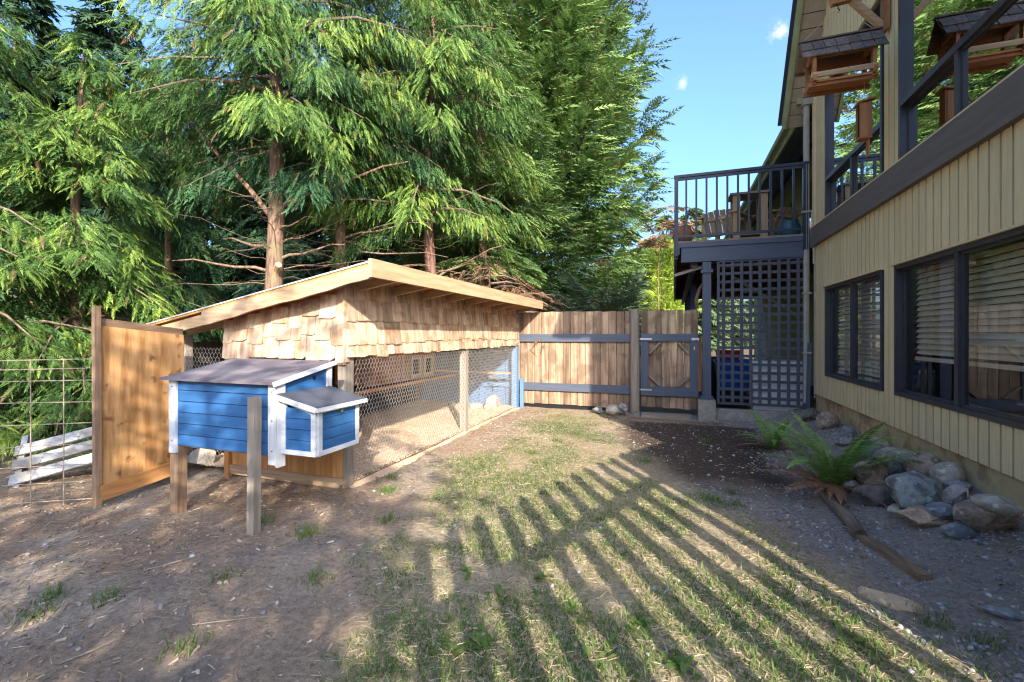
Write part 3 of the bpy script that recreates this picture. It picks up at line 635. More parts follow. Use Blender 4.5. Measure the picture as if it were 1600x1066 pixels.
t = thing('bin', 'dark plastic bin standing under the deck beside the ladder', 'bin', (1.0, 10.2, 0)); tapered('body', 'black', (.95, 10.3, .02), (.4, .4), (.5, .5), .9, t); piece('lid', 'black', t, (.95, 10.3, .95), (.54, .54, .05))
# deck furniture
def deck_chair(x, y, z, rz, label):
    t = thing('deck_chair', label, 'chair', (x, y, z), 'wooden chairs on the deck'); mt = Matrix.Translation((x, y, z)) @ Matrix.Rotation(rz, 4, 'Z')
    def pc(n, m, c, s, r=(0, 0, 0)):
        o = bpy.data.objects.new(n, unit('board', M[m])); o.location = mt @ Vector(c); o.scale = s
        o.rotation_euler = (Matrix.Rotation(rz, 3, 'Z') @ Matrix.Rotation(r[0], 3, 'X')).to_euler(); link(o, t)
    for sx in (-.3, .3):
        pc('arm', 'lumber_y', (sx, 0, .62), (.14, .75, .03)); pc('front_leg', 'lumber_z', (sx, -.28, .30), (.09, .03, .60)); pc('rear_leg', 'lumber_z', (sx, .25, .30), (.09, .03, .60))
    for k in range(6): pc('seat_slat', 'lumber_x', (0, -.25+k*.09, .36-k*.018), (.5, .075, .02))
    for k in range(5): pc('back_slat', 'lumber_z', (-.22+k*.11, .30, .48), (.095, .02, .48-.03*abs(k-2)), (R(-22), 0, 0))
    pc('back_rail', 'lumber_x', (0, .34, .55), (.5, .03, .06))
    return t
deck_chair(.95, 9.6, DZ, 2.6, 'wooden slatted chair on the deck behind the left half of the railing')
deck_chair(1.75, 9.8, DZ, -2.4, 'wooden slatted chair on the deck near the wing wall')
t = thing('deck_table', 'tall pale wooden box table on the deck between the chairs', 'table', (1.3, 9.2, DZ))
piece('table_top', 'grey_x', t, (1.30, 9.35, DZ+.93), (.66, .5, .035))
for sx in (-.22, .22):
    for sy in (-.18, .18): piece('leg', 'lumber_z', t, (1.30+sx, 9.35+sy, DZ+.455), (.12, .06, .91))
piece('side_panel', 'lumber_y', t, (1.06, 9.35, DZ+.6), (.02, .4, .6)); piece('shelf', 'lumber_x', t, (1.30, 9.35, DZ+.2), (.5, .4, .03))
def lathe(name, prof, c, m, parent=None, k=18):
    mb = MB()
    for r_, z_ in prof:
        for j in range(k): a = 2*math.pi*j/k; mb.v.append((c[0]+r_*math.cos(a), c[1]+r_*math.sin(a), c[2]+z_))
    for i in range(len(prof)-1):
        for j in range(k): mb.f.append((i*k+j, i*k+(j+1) % k, (i+1)*k+(j+1) % k, (i+1)*k+j))
    mb.f += [tuple(reversed(range(k)))]; return mb.build(name, m, parent, True)
pot = [(.10, 0), (.15, .04), (.18, .14), (.165, .24), (.135, .29), (.15, .31), (.125, .31), (.11, .26)]
tag(lathe('flower_pot', pot, (.16, 8.75, DZ), 'terracotta'), 'round brown clay pot on the deck corner behind the railing', 'pot')
tag(lathe('glazed_pot', pot, (1.86, 8.9, DZ), 'teal'), 'round dark teal glazed pot on the deck by the downspout', 'pot')
# ------------------------------------------------------------------ fence and gate
def fence_boards(parent, x0, x1, z0, z1, y, m, wd=.142, jit=.012):
    n = max(1, round((x1-x0)/wd)); s = (x1-x0)/n; r = random.Random(int(x0*100))
    for k in range(n): piece('fence_board', m, parent, (x0+(k+.5)*s, y+r.uniform(-.004, .004), (z0+z1)/2+r.uniform(-jit, jit)), (s-.006-r.random()*.004, .02, z1-z0), (0, R(r.uniform(-.3, .3)), 0))
FY = 8.60
fence = thing('fence', 'weathered brown board fence with two slate rails between the coop and the gate', 'fence', (-1.9, FY, 0))
fence_boards(fence, -3.0, -.70, .09, 1.87, FY, 'fence_z')
piece('rail', 'slate_x', fence, (-1.86, FY-.04, 1.375), (2.26, .045, .145)); piece('rail', 'slate_x', fence, (-1.86, FY-.04, .43), (2.26, .045, .145))
piece('kick_board', 'black', fence, (-1.9, FY+.03, .04), (2.2, .02, .1))
MB().tube([(-.655, FY-.10, -.1), (-.65, FY-.10, 1.0), (-.655, FY-.10, 1.90)], [.085, .082, .078], 12).build('post', 'grey_z', fence)
bf = thing('blue_fence', 'fence painted pale blue closing the far end of the chicken run', 'fence', (-4, FY, 0))
fence_boards(bf, -5.6, -3.02, .02, 1.85, FY, 'paleblue_z')
for zz in (.45, 1.35): piece('rail', 'paleblue_x', bf, (-4.3, FY-.03, zz), (2.56, .04, .1))
gate = thing('gate', 'brown board gate in a slate frame with corner braces next to the deck', 'gate', (-.05, FY, 0))
fence_boards(gate, -.55, .41, .13, 1.87, FY, 'fence_z', .12)
GY = FY-.045
piece('frame_rail', 'slate_x', gate, (-.07, GY, 1.385), (.96, .045, .135)); piece('frame_rail', 'slate_x', gate, (-.07, GY, .43), (.96, .045, .16))
piece('frame_stile', 'slate_z', gate, (-.485, GY, .912), (.13, .045, .80)); piece('frame_stile', 'slate_z', gate, (.345, GY, .912), (.13, .045, .80))
for (a, b) in (((-.40, 1.10), (-.22, 1.30)), ((.26, 1.10), (.08, 1.30)), ((-.40, .70), (-.22, .53)), ((.26, .70), (.08, .53))):
    MB().bar((a[0], GY, a[1]), (b[0], GY, b[1]), .03, .08, (0, -1, 0)).build('corner_brace', 'grey_x', gate)
for zz in (1.36, .45): MB().box((-.60, GY-.03, zz-.014), (-.36, GY-.024, zz+.014)).box((-.63, GY-.03, zz-.04), (-.60, GY-.024, zz+.04)).build('hinge', 'zinc', gate)
MB().box((.30, GY-.035, 1.34), (.42, GY-.024, 1.38)).box((.34, GY-.05, 1.355), (.40, GY-.035, 1.365)).build('latch', 'zinc', gate)
piece('handle', 'zinc', gate, (.345, GY-.03, 1.2), (.02, .012, .06))
tag(piece('gate_jamb', 'redcedar_z', None, (.44, FY+.04, .92), (.06, .03, .95)), 'reddish cedar strip standing between the gate and the deck post', 'board')
slab = thing('threshold_slab', 'grey weathered timber slab lying on gravel under the gate', 'slab', (-.05, 8.3, 0))
p0 = pxg(985, 655); p1 = pxg(1080, 660)
piece('slab_board', 'grey_x', slab, (-.12, 8.28, .03), (.80, .30, .07)); piece('slab_end', 'grey_x', slab, (-.60, 8.32, .03), (.10, .26, .08))
tag(piece('edging_timber', 'oldwood_x', None, (.0, 7.98, .005), (1.5, .07, .05), (0, 0, R(-4))), 'thin half buried timber edging along the gravel strip by the gate', 'timber')
# ------------------------------------------------------------------ chicken run
run = thing('chicken_run', 'long lean-to chicken run with cedar shingles, timber roof and wire front', 'chicken coop', (-3.6, 6, 0))
CX, CY0, CY1 = -2.88, 3.50, 8.45
RX0, RZ0, RX1, RZ1 = -5.22, 1.53, -2.42, 2.04     # roof: low back edge, high front edge
RY0, RY1 = 3.30, 8.52
sl_ = (RZ1-RZ0)/(RX1-RX0)
def rz_(x): return RZ0+(x-RX0)*sl_
MB().poly([(RX0-.06, RY0-.03, rz_(RX0-.06)), (RX1, RY0-.03, RZ1), (RX1, RY0-.03, RZ1+.02), (RX0-.06, RY0-.03, rz_(RX0-.06)+.02)], (0, RY1-RY0+.03, 0)).build('roof_panel', 'orange_y', run)
MB().poly([(RX0-.08, RY0-.04, rz_(RX0-.08)+.022), (RX1-.02, RY0-.04, RZ1+.020), (RX1-.02, RY0-.04, RZ1+.034), (RX0-.08, RY0-.04, rz_(RX0-.08)+.034)], (0, RY1-RY0+.05, 0)).build('roof_sheet', 'roofsheet', run)
# front fascia (deep board) and near gable fascia with a wavy lower edge
piece('front_fascia', 'lumber_y', run, (RX1+.02, (RY0+RY1)/2-.03, RZ1-.033), (.04, RY1-RY0+.10, .155))
pts = []; n_ = 18
for k in range(n_+1):
    x_ = -4.42+(RX1+4.42)*k/n_; pts.append((x_, RY0-.045, rz_(x_)-.005))
low = [(x_, RY0-.045, z_-.130-.008*math.sin(k*.62+.6)-.004*math.sin(k*1.9)+.015*sstep(k, 5, 12)) for k, (x_, _, z_) in enumerate(pts)]
MB().poly(pts+low[::-1], (0, .035, 0)).build('gable_fascia', 'cedar_x', run)
MB().poly([(-5.18, RY0+.0, rz_(-5.18)-.02), (-4.40, RY0+.0, rz_(-4.40)-.02), (-4.40, RY0+.0, rz_(-4.40)-.13), (-5.18, RY0+.0, rz_(-5.18)-.13)], (0, .035, 0)).build('gable_fascia', 'lumber_x', run)
for k in range(9):
    yq = RY0+.35+k*.60
    MB().poly([(RX0+.03, yq, rz_(RX0)-.005), (RX1-.005, yq, RZ1-.008), (RX1-.005, yq, RZ1-.10), (RX0+.03, yq, rz_(RX0)-.095)], (0, .04, 0)).build('rafter', 'lumber_x', run)
# posts
def cpost(x, y, z0, z1, s, m): piece('post', m, run, (x, y, (z0+z1)/2), (s, s, z1-z0))
cpost(-2.915, 3.545, -.1, 1.95, .10, 'grey_z'); 
cpost(-2.90, 6.10, -.1, 1.92, .095, 'grey_z'); cpost(-2.90, 8.40, -.1, 1.92, .11, 'paleblue_z'); piece('post', 'paleblue_z', run, (-2.80, 8.52, .27), (.07, .05, .62))
cpost(-5.05, 3.55, -.1, 1.42, .08, 'grey_z'); cpost(-5.14, 3.50, -.1, 1.40, .05, 'lumber_z'); cpost(-5.05, 6.0, -.1, 1.45, .09, 'oldwood_z'); cpost(-5.05, 8.4, -.1, 1.45, .09, 'oldwood_z')
cpost(-4.41, 3.55, -.1, 1.60, .06, 'lumber_z')
# front lintel behind the shingles, wall sheets
piece('lintel', 'lumber_y', run, (-2.915, 5.97, 1.30), (.045, 4.8, .14)); piece('wall_sheet', 'orange_y', run, (-2.925, 5.97, 1.60), (.012, 4.86, .64))
MB().poly([(-4.38, 3.52, 1.25), (-2.93, 3.52, 1.25), (-2.93, 3.52, rz_(-2.93)-.02), (-4.38, 3.52, rz_(-4.38)-.02)], (0, .012, 0)).build('wall_sheet', 'orange_x', run)
# shingles: a few split shapes, each shingle an object
shm = []
for s in range(6):
    r_ = random.Random(s); j = [r_.uniform(-.03, .03) for _ in range(4)]; c1 = .06 if s % 3 == 0 else 0
    me = bpy.data.meshes.new('shingle')
    fr = [(-.5, 0, -.5+abs(j[0])), (-.5+.3, 0, -.5+j[1]*.6), (.5-.25, 0, -.5+j[2]*.6), (.5, 0, -.5+c1+abs(j[3])), (.5, 0, .5), (-.5, 0, .5)]
    v = [(x_, -.5 if z_ < 0 else -.1, z_) for x_, _, z_ in fr]+[(x_, .5, z_) for x_, _, z_ in fr]
    me.from_pydata(v, [], [(0, 1, 2, 3, 4, 5), (11, 10, 9, 8, 7, 6)]+[(i, i+6, (i+1) % 6+6, (i+1) % 6) for i in range(6)])
    me.materials.append(M['shake']); shm.append(me)
rs = random.Random(12)
def shingle(c, wdt, ht, face, tilt=0, parent=run, meshes=shm, dz=.022):
    o = bpy.data.objects.new('shingle', rs.choice(meshes)); o.location = c; o.scale = (wdt, dz, ht)
    o.rotation_euler = (R(-4.5+rs.uniform(-1.2, 1.2)), R(rs.uniform(-.9, .9)), face); return link(o, parent)
rows = [(1.225, .24), (1.355, .33), (1.575, .32), (1.785, .30)]
for i, (zb, ht) in enumerate(rows):
    yq = CY0-.03
    while yq < CY1+.02:
        wq = rs.uniform(.10, .20); wq = min(wq, CY1+.03-yq)
        if wq < .03: break
        zt = min(zb+ht, 1.97); z0 = zb+rs.uniform(-.012, .012)+.015*math.sin(yq*1.3)*(i == 1)
        shingle((CX+.014+.004*(4-i)+rs.uniform(-.003, .004), yq+wq/2, (z0+zt)/2), wq-.007, zt-z0, R(90)); yq += wq
# end wall shingles, staggered
for i, (zb, ht) in enumerate([(1.20, .30), (1.37, .30), (1.53, .30), (1.68, .26), (1.82, .2)]):
    xq = -4.40
    while xq < -2.87:
        wq = min(rs.uniform(.11, .22), -2.85-xq)
        if wq < .03: break
        top = rz_(xq+wq/2)-.10; z0 = zb+rs.uniform(-.03, .03)+(.06 if rs.random() < .15 else 0); zt = min(zb+ht+.02, top)
        if zt-z0 > .05: shingle((xq+wq/2, CY0-.006-.004*(5-i)-rs.uniform(-.003, .004), (z0+zt)/2), wq-.007, zt-z0, 0)
        xq += wq
for k in range(5): piece('corner_shingle', 'shake', run, (-2.853, CY0-.022, 1.27+k*.15), (.012+.002*(k % 2), .07, .165), (0, R(rs.uniform(-3, 3)), 0))
for k in range(5): piece('corner_shingle', 'shake', run, (-2.895, CY0-.032, 1.25+k*.15), (.085, .01, .17+.01*(k % 2)), (0, R(rs.uniform(-1.5, 1.5)), 0))
# lower board wall at the near end
for k in range(11): piece('wall_board', 'orange_z', run, (-4.28+k*.131, 3.50, .40), (.125, .018, .80))
piece('bottom_rail', 'cedar_x', run, (-3.62, 3.475, .06), (1.5, .03, .09)); piece('wall_post', 'orange_z', run, (-4.33, 3.47, .35), (.06, .04, .75))
M['shade_board'] = wood('shade_board', (.07, .055, .04), (.035, .03, .022), 'z', vary=.3)
# back wall boards, coloured dark for the run's inner shade, behind mesh; perch rails
for k in range(34): piece('back_board', 'shade_board', run, (-5.10, 3.62+k*.145, .68), (.02, .138, 1.36))
piece('perch', 'orange_y', run, (-4.18, 6.1, .62), (.09, 4.5, .045)); piece('perch_post', 'orange_z', run, (-4.25, 5.2, .36), (.045, .045, .68)); piece('perch', 'cedar_x', run, (-3.95, 8.25, .70), (2.0, .10, .035))
piece('base_board', 'oldwood_y', run, (-2.90, 5.9, .015), (.03, 4.9, .07))
# chicken wire: hexagonal cells of thin wire
def hexwire(name, o, ux, uz, W, H, cell, wr, parent):
    o = Vector(o); ux = Vector(ux).normalized(); uz = Vector(uz).normalized(); nn = ux.cross(uz)
    E = []; cw = cell; hh = cell*.9
    nx_ = int(W/cw); nz_ = int(H/hh); 
    for i in range(nx_):
        for j in range(nz_):
            x0 = i*cw+(cw/2 if j % 2 else 0); z0 = j*hh
            if x0+cw > W: continue
            E.append(((x0, z0+hh*.33), (x0, z0+hh*.67))); E.append(((x0, z0+hh*.67), (x0+cw/2, z0+hh*1.0+hh*.33-hh*.0)));
            E.append(((x0, z0+hh*.67), (x0-cw/2, z0+hh*1.33)))
    E = np.array(E); A = E[:, 0]; B = E[:, 1]; k = (B[:, 1] < H) & (B[:, 0] > 0); A, B = A[k], B[k]
    T = np.array([(0, -1, 0), (0, .5, .87), (0, .5, -.87), (1, -1, 0), (1, .5, .87), (1, .5, -.87)]); Fq = np.array([(0, 1, 4), (0, 4, 3), (1, 2, 5), (1, 5, 4), (2, 0, 3), (2, 3, 5)])
    U, W_ = np.array(ux), np.array(uz); d = B-A; Ln = np.linalg.norm(d, axis=1)
    pos = np.array(o)[None]+A[:, :1]*U+A[:, 1:]*W_; axv = d[:, :1]*U+d[:, 1:]*W_
    V, F, t = stamp(T, Fq, pos, axv, np.tile(np.array(nn), (len(A), 1)), np.stack([Ln, 0*Ln+wr, 0*Ln+wr], 1), np.zeros(len(A)))
    ob = link(bpy.data.objects.new(name, tri_mesh(name, V, F, M['wire'])), parent); ob['kind'] = 'stuff'; return ob
hexwire('wire_mesh', (-2.86, 3.6, .03), (0, 1, 0), (0, 0, 1), 4.8, 1.24, .05, .0016, run)
hexwire('wire_mesh', (-5.02, 3.50, .03), (1, 0, 0), (0, 0, 1), .62, 1.3, .05, .0011, run)
# small plywood henhouse inside the run
hh_ = thing('henhouse', 'orange plywood nesting hutch with two framed openings inside the run', 'hutch', (-4.6, 7, .8))
piece('wall', 'plywood', hh_, (-4.62, 6.75, 1.0), (.72, 1.9, .68)); 
for yq in (6.95, 7.38):
    f = MB(); xx_ = -4.245; a0, a1, b0, b1 = yq-.16, yq+.16, .70, 1.06
    f.box((xx_, a0, b0), (xx_+.03, a1, b0+.05)).box((xx_, a0, b1-.05), (xx_+.03, a1, b1)).box((xx_, a0, b0+.05), (xx_+.03, a0+.05, b1-.05)).box((xx_, a1-.05, b0+.05), (xx_+.03, a1, b1-.05))
    f = f.build('window', 'lumber_z', hh_); piece('dark_opening_panel', 'black', f, (-4.25, yq, .88), (.012, .22, .26))  # solid black panel on the wall stands for the shaded inside
# feed sack / white object seen through the open end
t = tapered('feed_bucket', 'whitebox', (-4.75, 4.3, 1.0), (.22, .22), (.26, .26), .25); tag(t, 'pale plastic feed bucket on a stand seen through the open end of the run', 'bucket')
t = piece('bucket_stand', 'oldwood_x', None, (-4.75, 4.3, .52), (.4, .4, .95)); tag(t, 'rough wooden box stand holding the feed bucket inside the run', 'stand')
# ------------------------------------------------------------------ blue hutch on posts
hu = thing('nesting_hutch', 'blue boarded chicken hutch with white corner trim and grey felt roof on posts', 'chicken hutch', (-3.3, 2.95, 0))
HX0, HX1, HYa, HYb = -3.80, -2.72, 2.56, 3.12; HZ0 = .56
def hroof(y): return 1.095+(y-HYa)*.19
nb_ = 6
for k in range(nb_):
    z0 = HZ0+k*.0885; piece('wall_board', 'blue_x', hu, ((HX0+HX1)/2, HYa+.008, z0+.044), (HX1-HX0-.05, .016, .083), (R(-1.5), 0, 0))
for k in range(7):
    z0 = HZ0+k*.0885
    if k < 6: piece('wall_board', 'blue_y', hu, (HX1-.008, (HYa+HYb)/2, z0+.044), (.016, HYb-HYa-.04, .083)); piece('wall_board', 'blue_y', hu, (HX0+.008, (HYa+HYb)/2, z0+.044), (.016, HYb-HYa-.04, .083))
MB().poly([(HX1-.016, HYa+.02, 1.09), (HX1-.016, HYb-.02, 1.09), (HX1-.016, HYb-.02, hroof(HYb)-.005), (HX1-.016, HYa+.02, hroof(HYa)-.001)], (.016, 0, 0)).build('gable_board', 'blue_y', hu)
piece('floor', 'oldwood_x', hu, ((HX0+HX1)/2, (HYa+HYb)/2, HZ0-.006), (HX1-HX0-.04, HYb-HYa-.04, .012)); piece('back_wall', 'blue_x', hu, ((HX0+HX1)/2, HYb-.012, .84), (HX1-HX0, .02, .6))
for (x_, y_) in ((HX0+.02, HYa), (HX1-.02, HYa)): piece('corner_trim', 'whitetrim_z', hu, (x_+(.0), y_-.008, .80), (.075, .022, .60))
piece('corner_trim', 'whitetrim_z', hu, (HX1+.008, HYa+.03, .79), (.022, .07, .62)); piece('corner_trim', 'whitetrim_z', hu, (HX1+.008, HYb-.03, .86), (.022, .05, .66))
mb = MB(); mb.poly([(HX0-.07, HYa-.06, hroof(HYa-.06)), (HX0-.07, HYb+.03, hroof(HYb+.03)), (HX0-.07, HYb+.03, hroof(HYb+.03)+.016), (HX0-.07, HYa-.06, hroof(HYa-.06)+.016)], (HX1-HX0+.10, 0, 0)); mb.build('roof', 'felt', hu)
MB().bar((HX1+.037, HYa-.06, hroof(HYa-.06)+.004), (HX1+.037, HYb+.03, hroof(HYb+.03)+.004), .012, .036).build('roof_trim', 'whitetrim_y', hu)
lathe('vent_hole_disc', [(.018, 0), (.018, .004), (.001, .004)], (0, 0, 0), 'black', hu).location = (0, 0, 0)  # black disc on the wall: the hole's shade is its colour
vh = [c for c in hu.children if c.name.startswith('vent_hole_disc')][0]; vh.rotation_euler = (0, R(90), 0); vh.location = (HX1+.001, 2.93, 1.10)
for (x_, y_, s, m, zt) in ((-3.79, 2.60, .085, 'oldwood_z', HZ0-.01), (-2.83, 2.47, .066, 'grey_z', 1.0)):
    z0 = Z(x_, y_)-.15; piece('leg', m, hu, (x_, y_, (z0+zt)/2), (s, s*.9, zt-z0), (0, R(.6), 0))
for (x_, z_) in [(HX0+.02, .60), (HX0+.02, .82), (HX0+.02, 1.03), (HX1-.02, .60), (HX1-.02, .82), (HX1-.02, 1.03)]: piece('screw', 'oldwood_x', hu, (x_, HYa-.0205, z_), (.010, .004, .010))
# side nest box
nbx = piece('nest_box', 'blue_x', hu, (-2.56, 2.83, .745), (.29, .42, .31))
NX0, NX1, NY0, NY1, NZ0, NZ1 = -2.70, -2.39, 2.60, 3.05, .575, .915
def tri_frame(y, x0, x1, z0, z1, zL):  # front face frame with sloping top
    f = MB(); w_ = .034; yy0, yy1 = y-.012, y+.012
    f.box((x0, yy0, z0), (x1, yy1, z0+w_)).box((x0, yy0, z0+w_), (x0+w_, yy1, zL-.01)).box((x1-w_*1.2, yy0, z0+w_), (x1, yy1, z1))
    f.poly([(x0+w_, yy0, zL-.01), (x1-w_*1.2, yy0, z1), (x1-w_*1.2, yy0, z1-w_), (x0+w_, yy0, zL-.01-w_)], (0, .024, 0)); return f
tri_frame(NY0, NX0, NX1, NZ0, NZ1-.005, .99).build('trim', 'whitetrim_x', nbx)
f = MB(); w_ = .034; f.box((NX1-.012, NY0+.012, NZ0), (NX1+.012, NY1, NZ0+w_)).box((NX1-.012, NY0+.012, NZ1-w_), (NX1+.012, NY1, NZ1)).box((NX1-.012, NY0+.012, NZ0+w_), (NX1+.012, NY0+.045, NZ1-w_)).box((NX1-.012, NY1-w_, NZ0+w_), (NX1+.012, NY1, NZ1-w_)); f.build('trim', 'whitetrim_y', nbx)
for k in range(4):
    z0 = NZ0+.03+k*.078
    piece('nest_board', 'blue_x', nbx, ((NX0+NX1)/2, NY0+.002, z0+.038), (NX1-NX0-.04, .012, .074)); piece('nest_board', 'blue_y', nbx, (NX1-.002, (NY0+NY1)/2, z0+.038), (.012, NY1-NY0-.05, .074))
MB().poly([(NX0-.01, NY0+.0, .995), (NX0-.01, NY0, 1.012), (NX1+.045, NY0, .934), (NX1+.045, NY0, .917)], (0, .001, 0)).v
lid = MB().poly([(NX0, NY0-.05, 1.0), (NX0, NY0-.05, 1.018), (NX1+.045, NY0-.05, .938), (NX1+.045, NY0-.05, .920)], (0, NY1-NY0+.09, 0)).build('lid', 'felt_dark', nbx)
MB().bar((NX0+.0, NY0-.055, .992), (NX1+.045, NY0-.055, .914), .012, .034).build('lid_trim', 'whitetrim_x', nbx); piece('lid_trim', 'whitetrim_y', nbx, (NX1+.05, (NY0+NY1)/2, .914), (.010, NY1-NY0+.10, .03))
M['brass'] = mat('brass', (.5, .42, .12), (.4, .33, .1), rough=.4, metal=.6, bump=0); piece('latch', 'brass', nbx, (NX1+.018, 2.84, .885), (.01, .02, .05))
# ------------------------------------------------------------------ plywood door standing open
dr = thing('plywood_door', 'open plywood door panel with weathered orange face beside the blue hutch', 'door', (-4.57, 2.45, 0))
A_ = pxg(152, 792); B_ = A_+Vector((.02, .72, 0)); z0 = A_.z+.06
def dpt(t, z): return (A_.x+(B_.x-A_.x)*t, A_.y+(B_.y-A_.y)*t, z)
MB().poly([dpt(.03, z0), dpt(1, z0+.04), dpt(1, 1.44), dpt(.03, 1.52)], (-.018, 0, 0)).build('panel', 'plywood', dr)
MB().bar(dpt(0, A_.z-.05), dpt(-.01, 1.69), .045, .045, (1, 0, 0)).build('stile', 'oldwood_z', dr)
MB().bar(Vector(dpt(.02, z0+.05))+Vector((.022, 0, 0)), Vector(dpt(.98, z0+.12))+Vector((.022, 0, 0)), .035, .13).build('bottom_rail', 'orange_y', dr)
MB().bar(Vector(dpt(.02, 1.55))-Vector((.03, 0, 0)), Vector(dpt(1.0, 1.46))-Vector((.03, 0, 0)), .03, .08).build('top_rail', 'oldwood_y', dr)
# wire stock panel on the left
gp = thing('wire_panel_fence', 'rusty welded wire stock panel fence left of the plywood door', 'fence', (-5.2, 2.3, 0))
g0, g1 = Vector((-4.66, 2.60, 0)), Vector((-5.85, 1.85, 0)); dg = (g1-g0); Lg = dg.length; dg.normalize()
for k in range(6):
    q = g0+dg*(.10+k*.235); MB().tube([(q.x, q.y, -.02), (q.x+.004, q.y, .6), (q.x, q.y, 1.235)], .0045, 5).build('wire', 'rustwire', gp)
for z_ in (.02, .17, .32, .50, .68, .86, 1.05, 1.155, 1.235):
    MB().tube([(g0.x, g0.y, z_), ((g0.x+g1.x)/2, (g0.y+g1.y)/2, z_+.008*math.sin(z_*9)), (g1.x, g1.y, z_-.01)], .004, 5).build('wire', 'rustwire', gp)
q = g1+dg*.02; MB().tube([(q.x, q.y, -.1), (q.x, q.y, 1.4)], .045, 8).build('post', 'oldwood_z', gp)
M['pallet'] = wood('pallet', (.36, .35, .34), (.20, .19, .18), 'x', spots=((.16, .13, .10), 5, .5, .6))
# white pallet behind the wire
pl = thing('pallet', 'white painted slatted pallet leaning on the bank behind the wire panel', 'pallet', (-5.6, 3.0, 0))
mt = Matrix.Translation((-5.62, 2.88, .10)) @ Matrix.Rotation(R(42), 4, 'Z') @ Matrix.Rotation(R(-14), 4, 'Y') @ Matrix.Rotation(R(-42), 4, 'X')
for k in range(3):
    o = piece('slat', 'pallet', pl, mt @ Vector((0, 0, .08+k*.165)), (1.1, .02, .115), mt.to_euler())
for s in (-.5, .5): piece('stringer', 'pallet', pl, mt @ Vector((s, .05, .28)), (.05, .08, .62), mt.to_euler())
# ------------------------------------------------------------------ rocks, log, plank
import bmesh
def rock_mesh(seed, ang):
    ang = ang or (seed % 3 == 0)
    bm = bmesh.new(); bmesh.ops.create_icosphere(bm, subdivisions=3, radius=.5); V = np.array([v.co for v in bm.verts]); r_ = np.random.default_rng(seed)
    for _ in range(11 if ang else 4):
        n = r_.normal(size=3); n /= np.linalg.norm(n); d_ = r_.uniform(.24, .38) if ang else r_.uniform(.33, .44); s = V@n; V -= np.outer(np.maximum(s-d_, 0)*(1.0 if ang else .93), n)
    V *= (1+(fbm(V*2.2+seed*3.1, 3, seed)-.5)[:, None]*(.30 if ang else .2)); V *= (1+(fbm(V*9+seed, 3, seed+5)-.5)[:, None]*(.16 if ang else .05))
    for v, c_ in zip(bm.verts, V): v.co = c_
    me = bpy.data.meshes.new('rock'); bm.to_mesh(me); bm.free()
    me.polygons.foreach_set('use_smooth', [not ang]*len(me.polygons)); return me
rock_cols = {'green': ((0.25, 0.27, 0.24), (0.11, 0.105, 0.095)), 'tan': ((0.42, 0.36, 0.28), (0.28, 0.24, 0.185)), 'brown': ((0.36, 0.26, 0.18), (0.18, 0.13, 0.1)), 'grey': ((0.27, 0.26, 0.245), (0.14, 0.135, 0.13)), 'pink': ((0.46, 0.37, 0.3), (0.3, 0.23, 0.19)), 'blue': ((0.235, 0.245, 0.255), (0.125, 0.13, 0.135)), 'orange': ((0.46, 0.32, 0.2), (0.27, 0.185, 0.125)), 'dark': ((0.17, 0.135, 0.115), (0.085, 0.07, 0.06))}
for k_, (a_, b_) in rock_cols.items(): M['rock_'+k_] = mat('rock_'+k_, a_, b_, scale=9, bump=1.0, rough=.9, vary=.06, bscale=26, lo=.42, hi=.58, spots=(tuple(min(1, q*1.6) for q in a_), 22, .56, .6))
rocks = [ # x0,x1,y0,y1 in the photograph, colour, angular, label, depth tweak
 (1409, 1497, 735, 802, 'green', 1, 'largest boulder of the pile, blue green with a dark broken underside'),
 (1483, 1524, 727, 764, 'tan', 0, 'rounded upright tan boulder against the foundation'),
 (1510, 1594, 795, 841, 'brown', 1, 'blocky brown boulder at the right end of the pile'),
 (1485, 1523, 757, 792, 'pink', 0, 'pale pinkish rock right of the blue green boulder'),
 (1421, 1490, 800, 829, 'orange', 1, 'low orange tan rock in front of the blue green boulder'),
 (1457, 1507, 792, 822, 'blue', 1, 'blue grey wedge of rock left of the brown block'),
 (1395, 1424, 792, 813, 'tan', 0, 'small grey tan cobble below the pile beside the gravel'),
 (1354, 1413, 760, 796, 'dark', 1, 'dark brown rock under the dead fern fronds'),
 (1441, 1487, 714, 748, 'brown', 0, 'smooth brown rock behind the blue green boulder'),
 (1343, 1406, 724, 764, 'brown', 1, 'broad brown rock right of the large fern'),
 (1390, 1432, 720, 748, 'grey', 1, 'grey angular rock left of the blue green boulder'),
 (1392, 1440, 704, 726, 'pink', 0, 'pale flat rock on top of the pile behind the grey one'),
 (1415, 1452, 712, 738, 'blue', 1, 'bluish rock just above the blue green boulder'),
 (1488, 1530, 820, 842, 'blue', 0, 'half buried bluish rock in front of the wedge'),
 (1338, 1382, 692, 728, 'blue', 0, 'pale blue grey rock behind the large fern'),
 (1362, 1396, 680, 708, 'tan', 0, 'tan rock by the wall above the blue grey one'),
 (1310, 1352, 668, 700, 'grey', 1, 'grey rock by the wall behind the large fern'),
 (1281, 1312, 646, 672, 'brown', 0, 'brown rock near the downspout between fern and wall'),
 (1258, 1284, 641, 660, 'dark', 0, 'dark rock under the downspout shoe'),
 (1428, 1449, 792, 804, 'tan', 0, 'small tan cobble tucked under the blue green boulder'),
 (1499, 1518, 770, 800, 'dark', 1, 'narrow dark rock between the pink rock and the brown block'),
 (1500, 1535, 750, 772, 'grey', 0, 'grey rock wedged between wall and flat oval stone'),
 (1325, 1350, 752, 768, 'grey', 1, 'small grey rock at the foot of the large fern'),
]
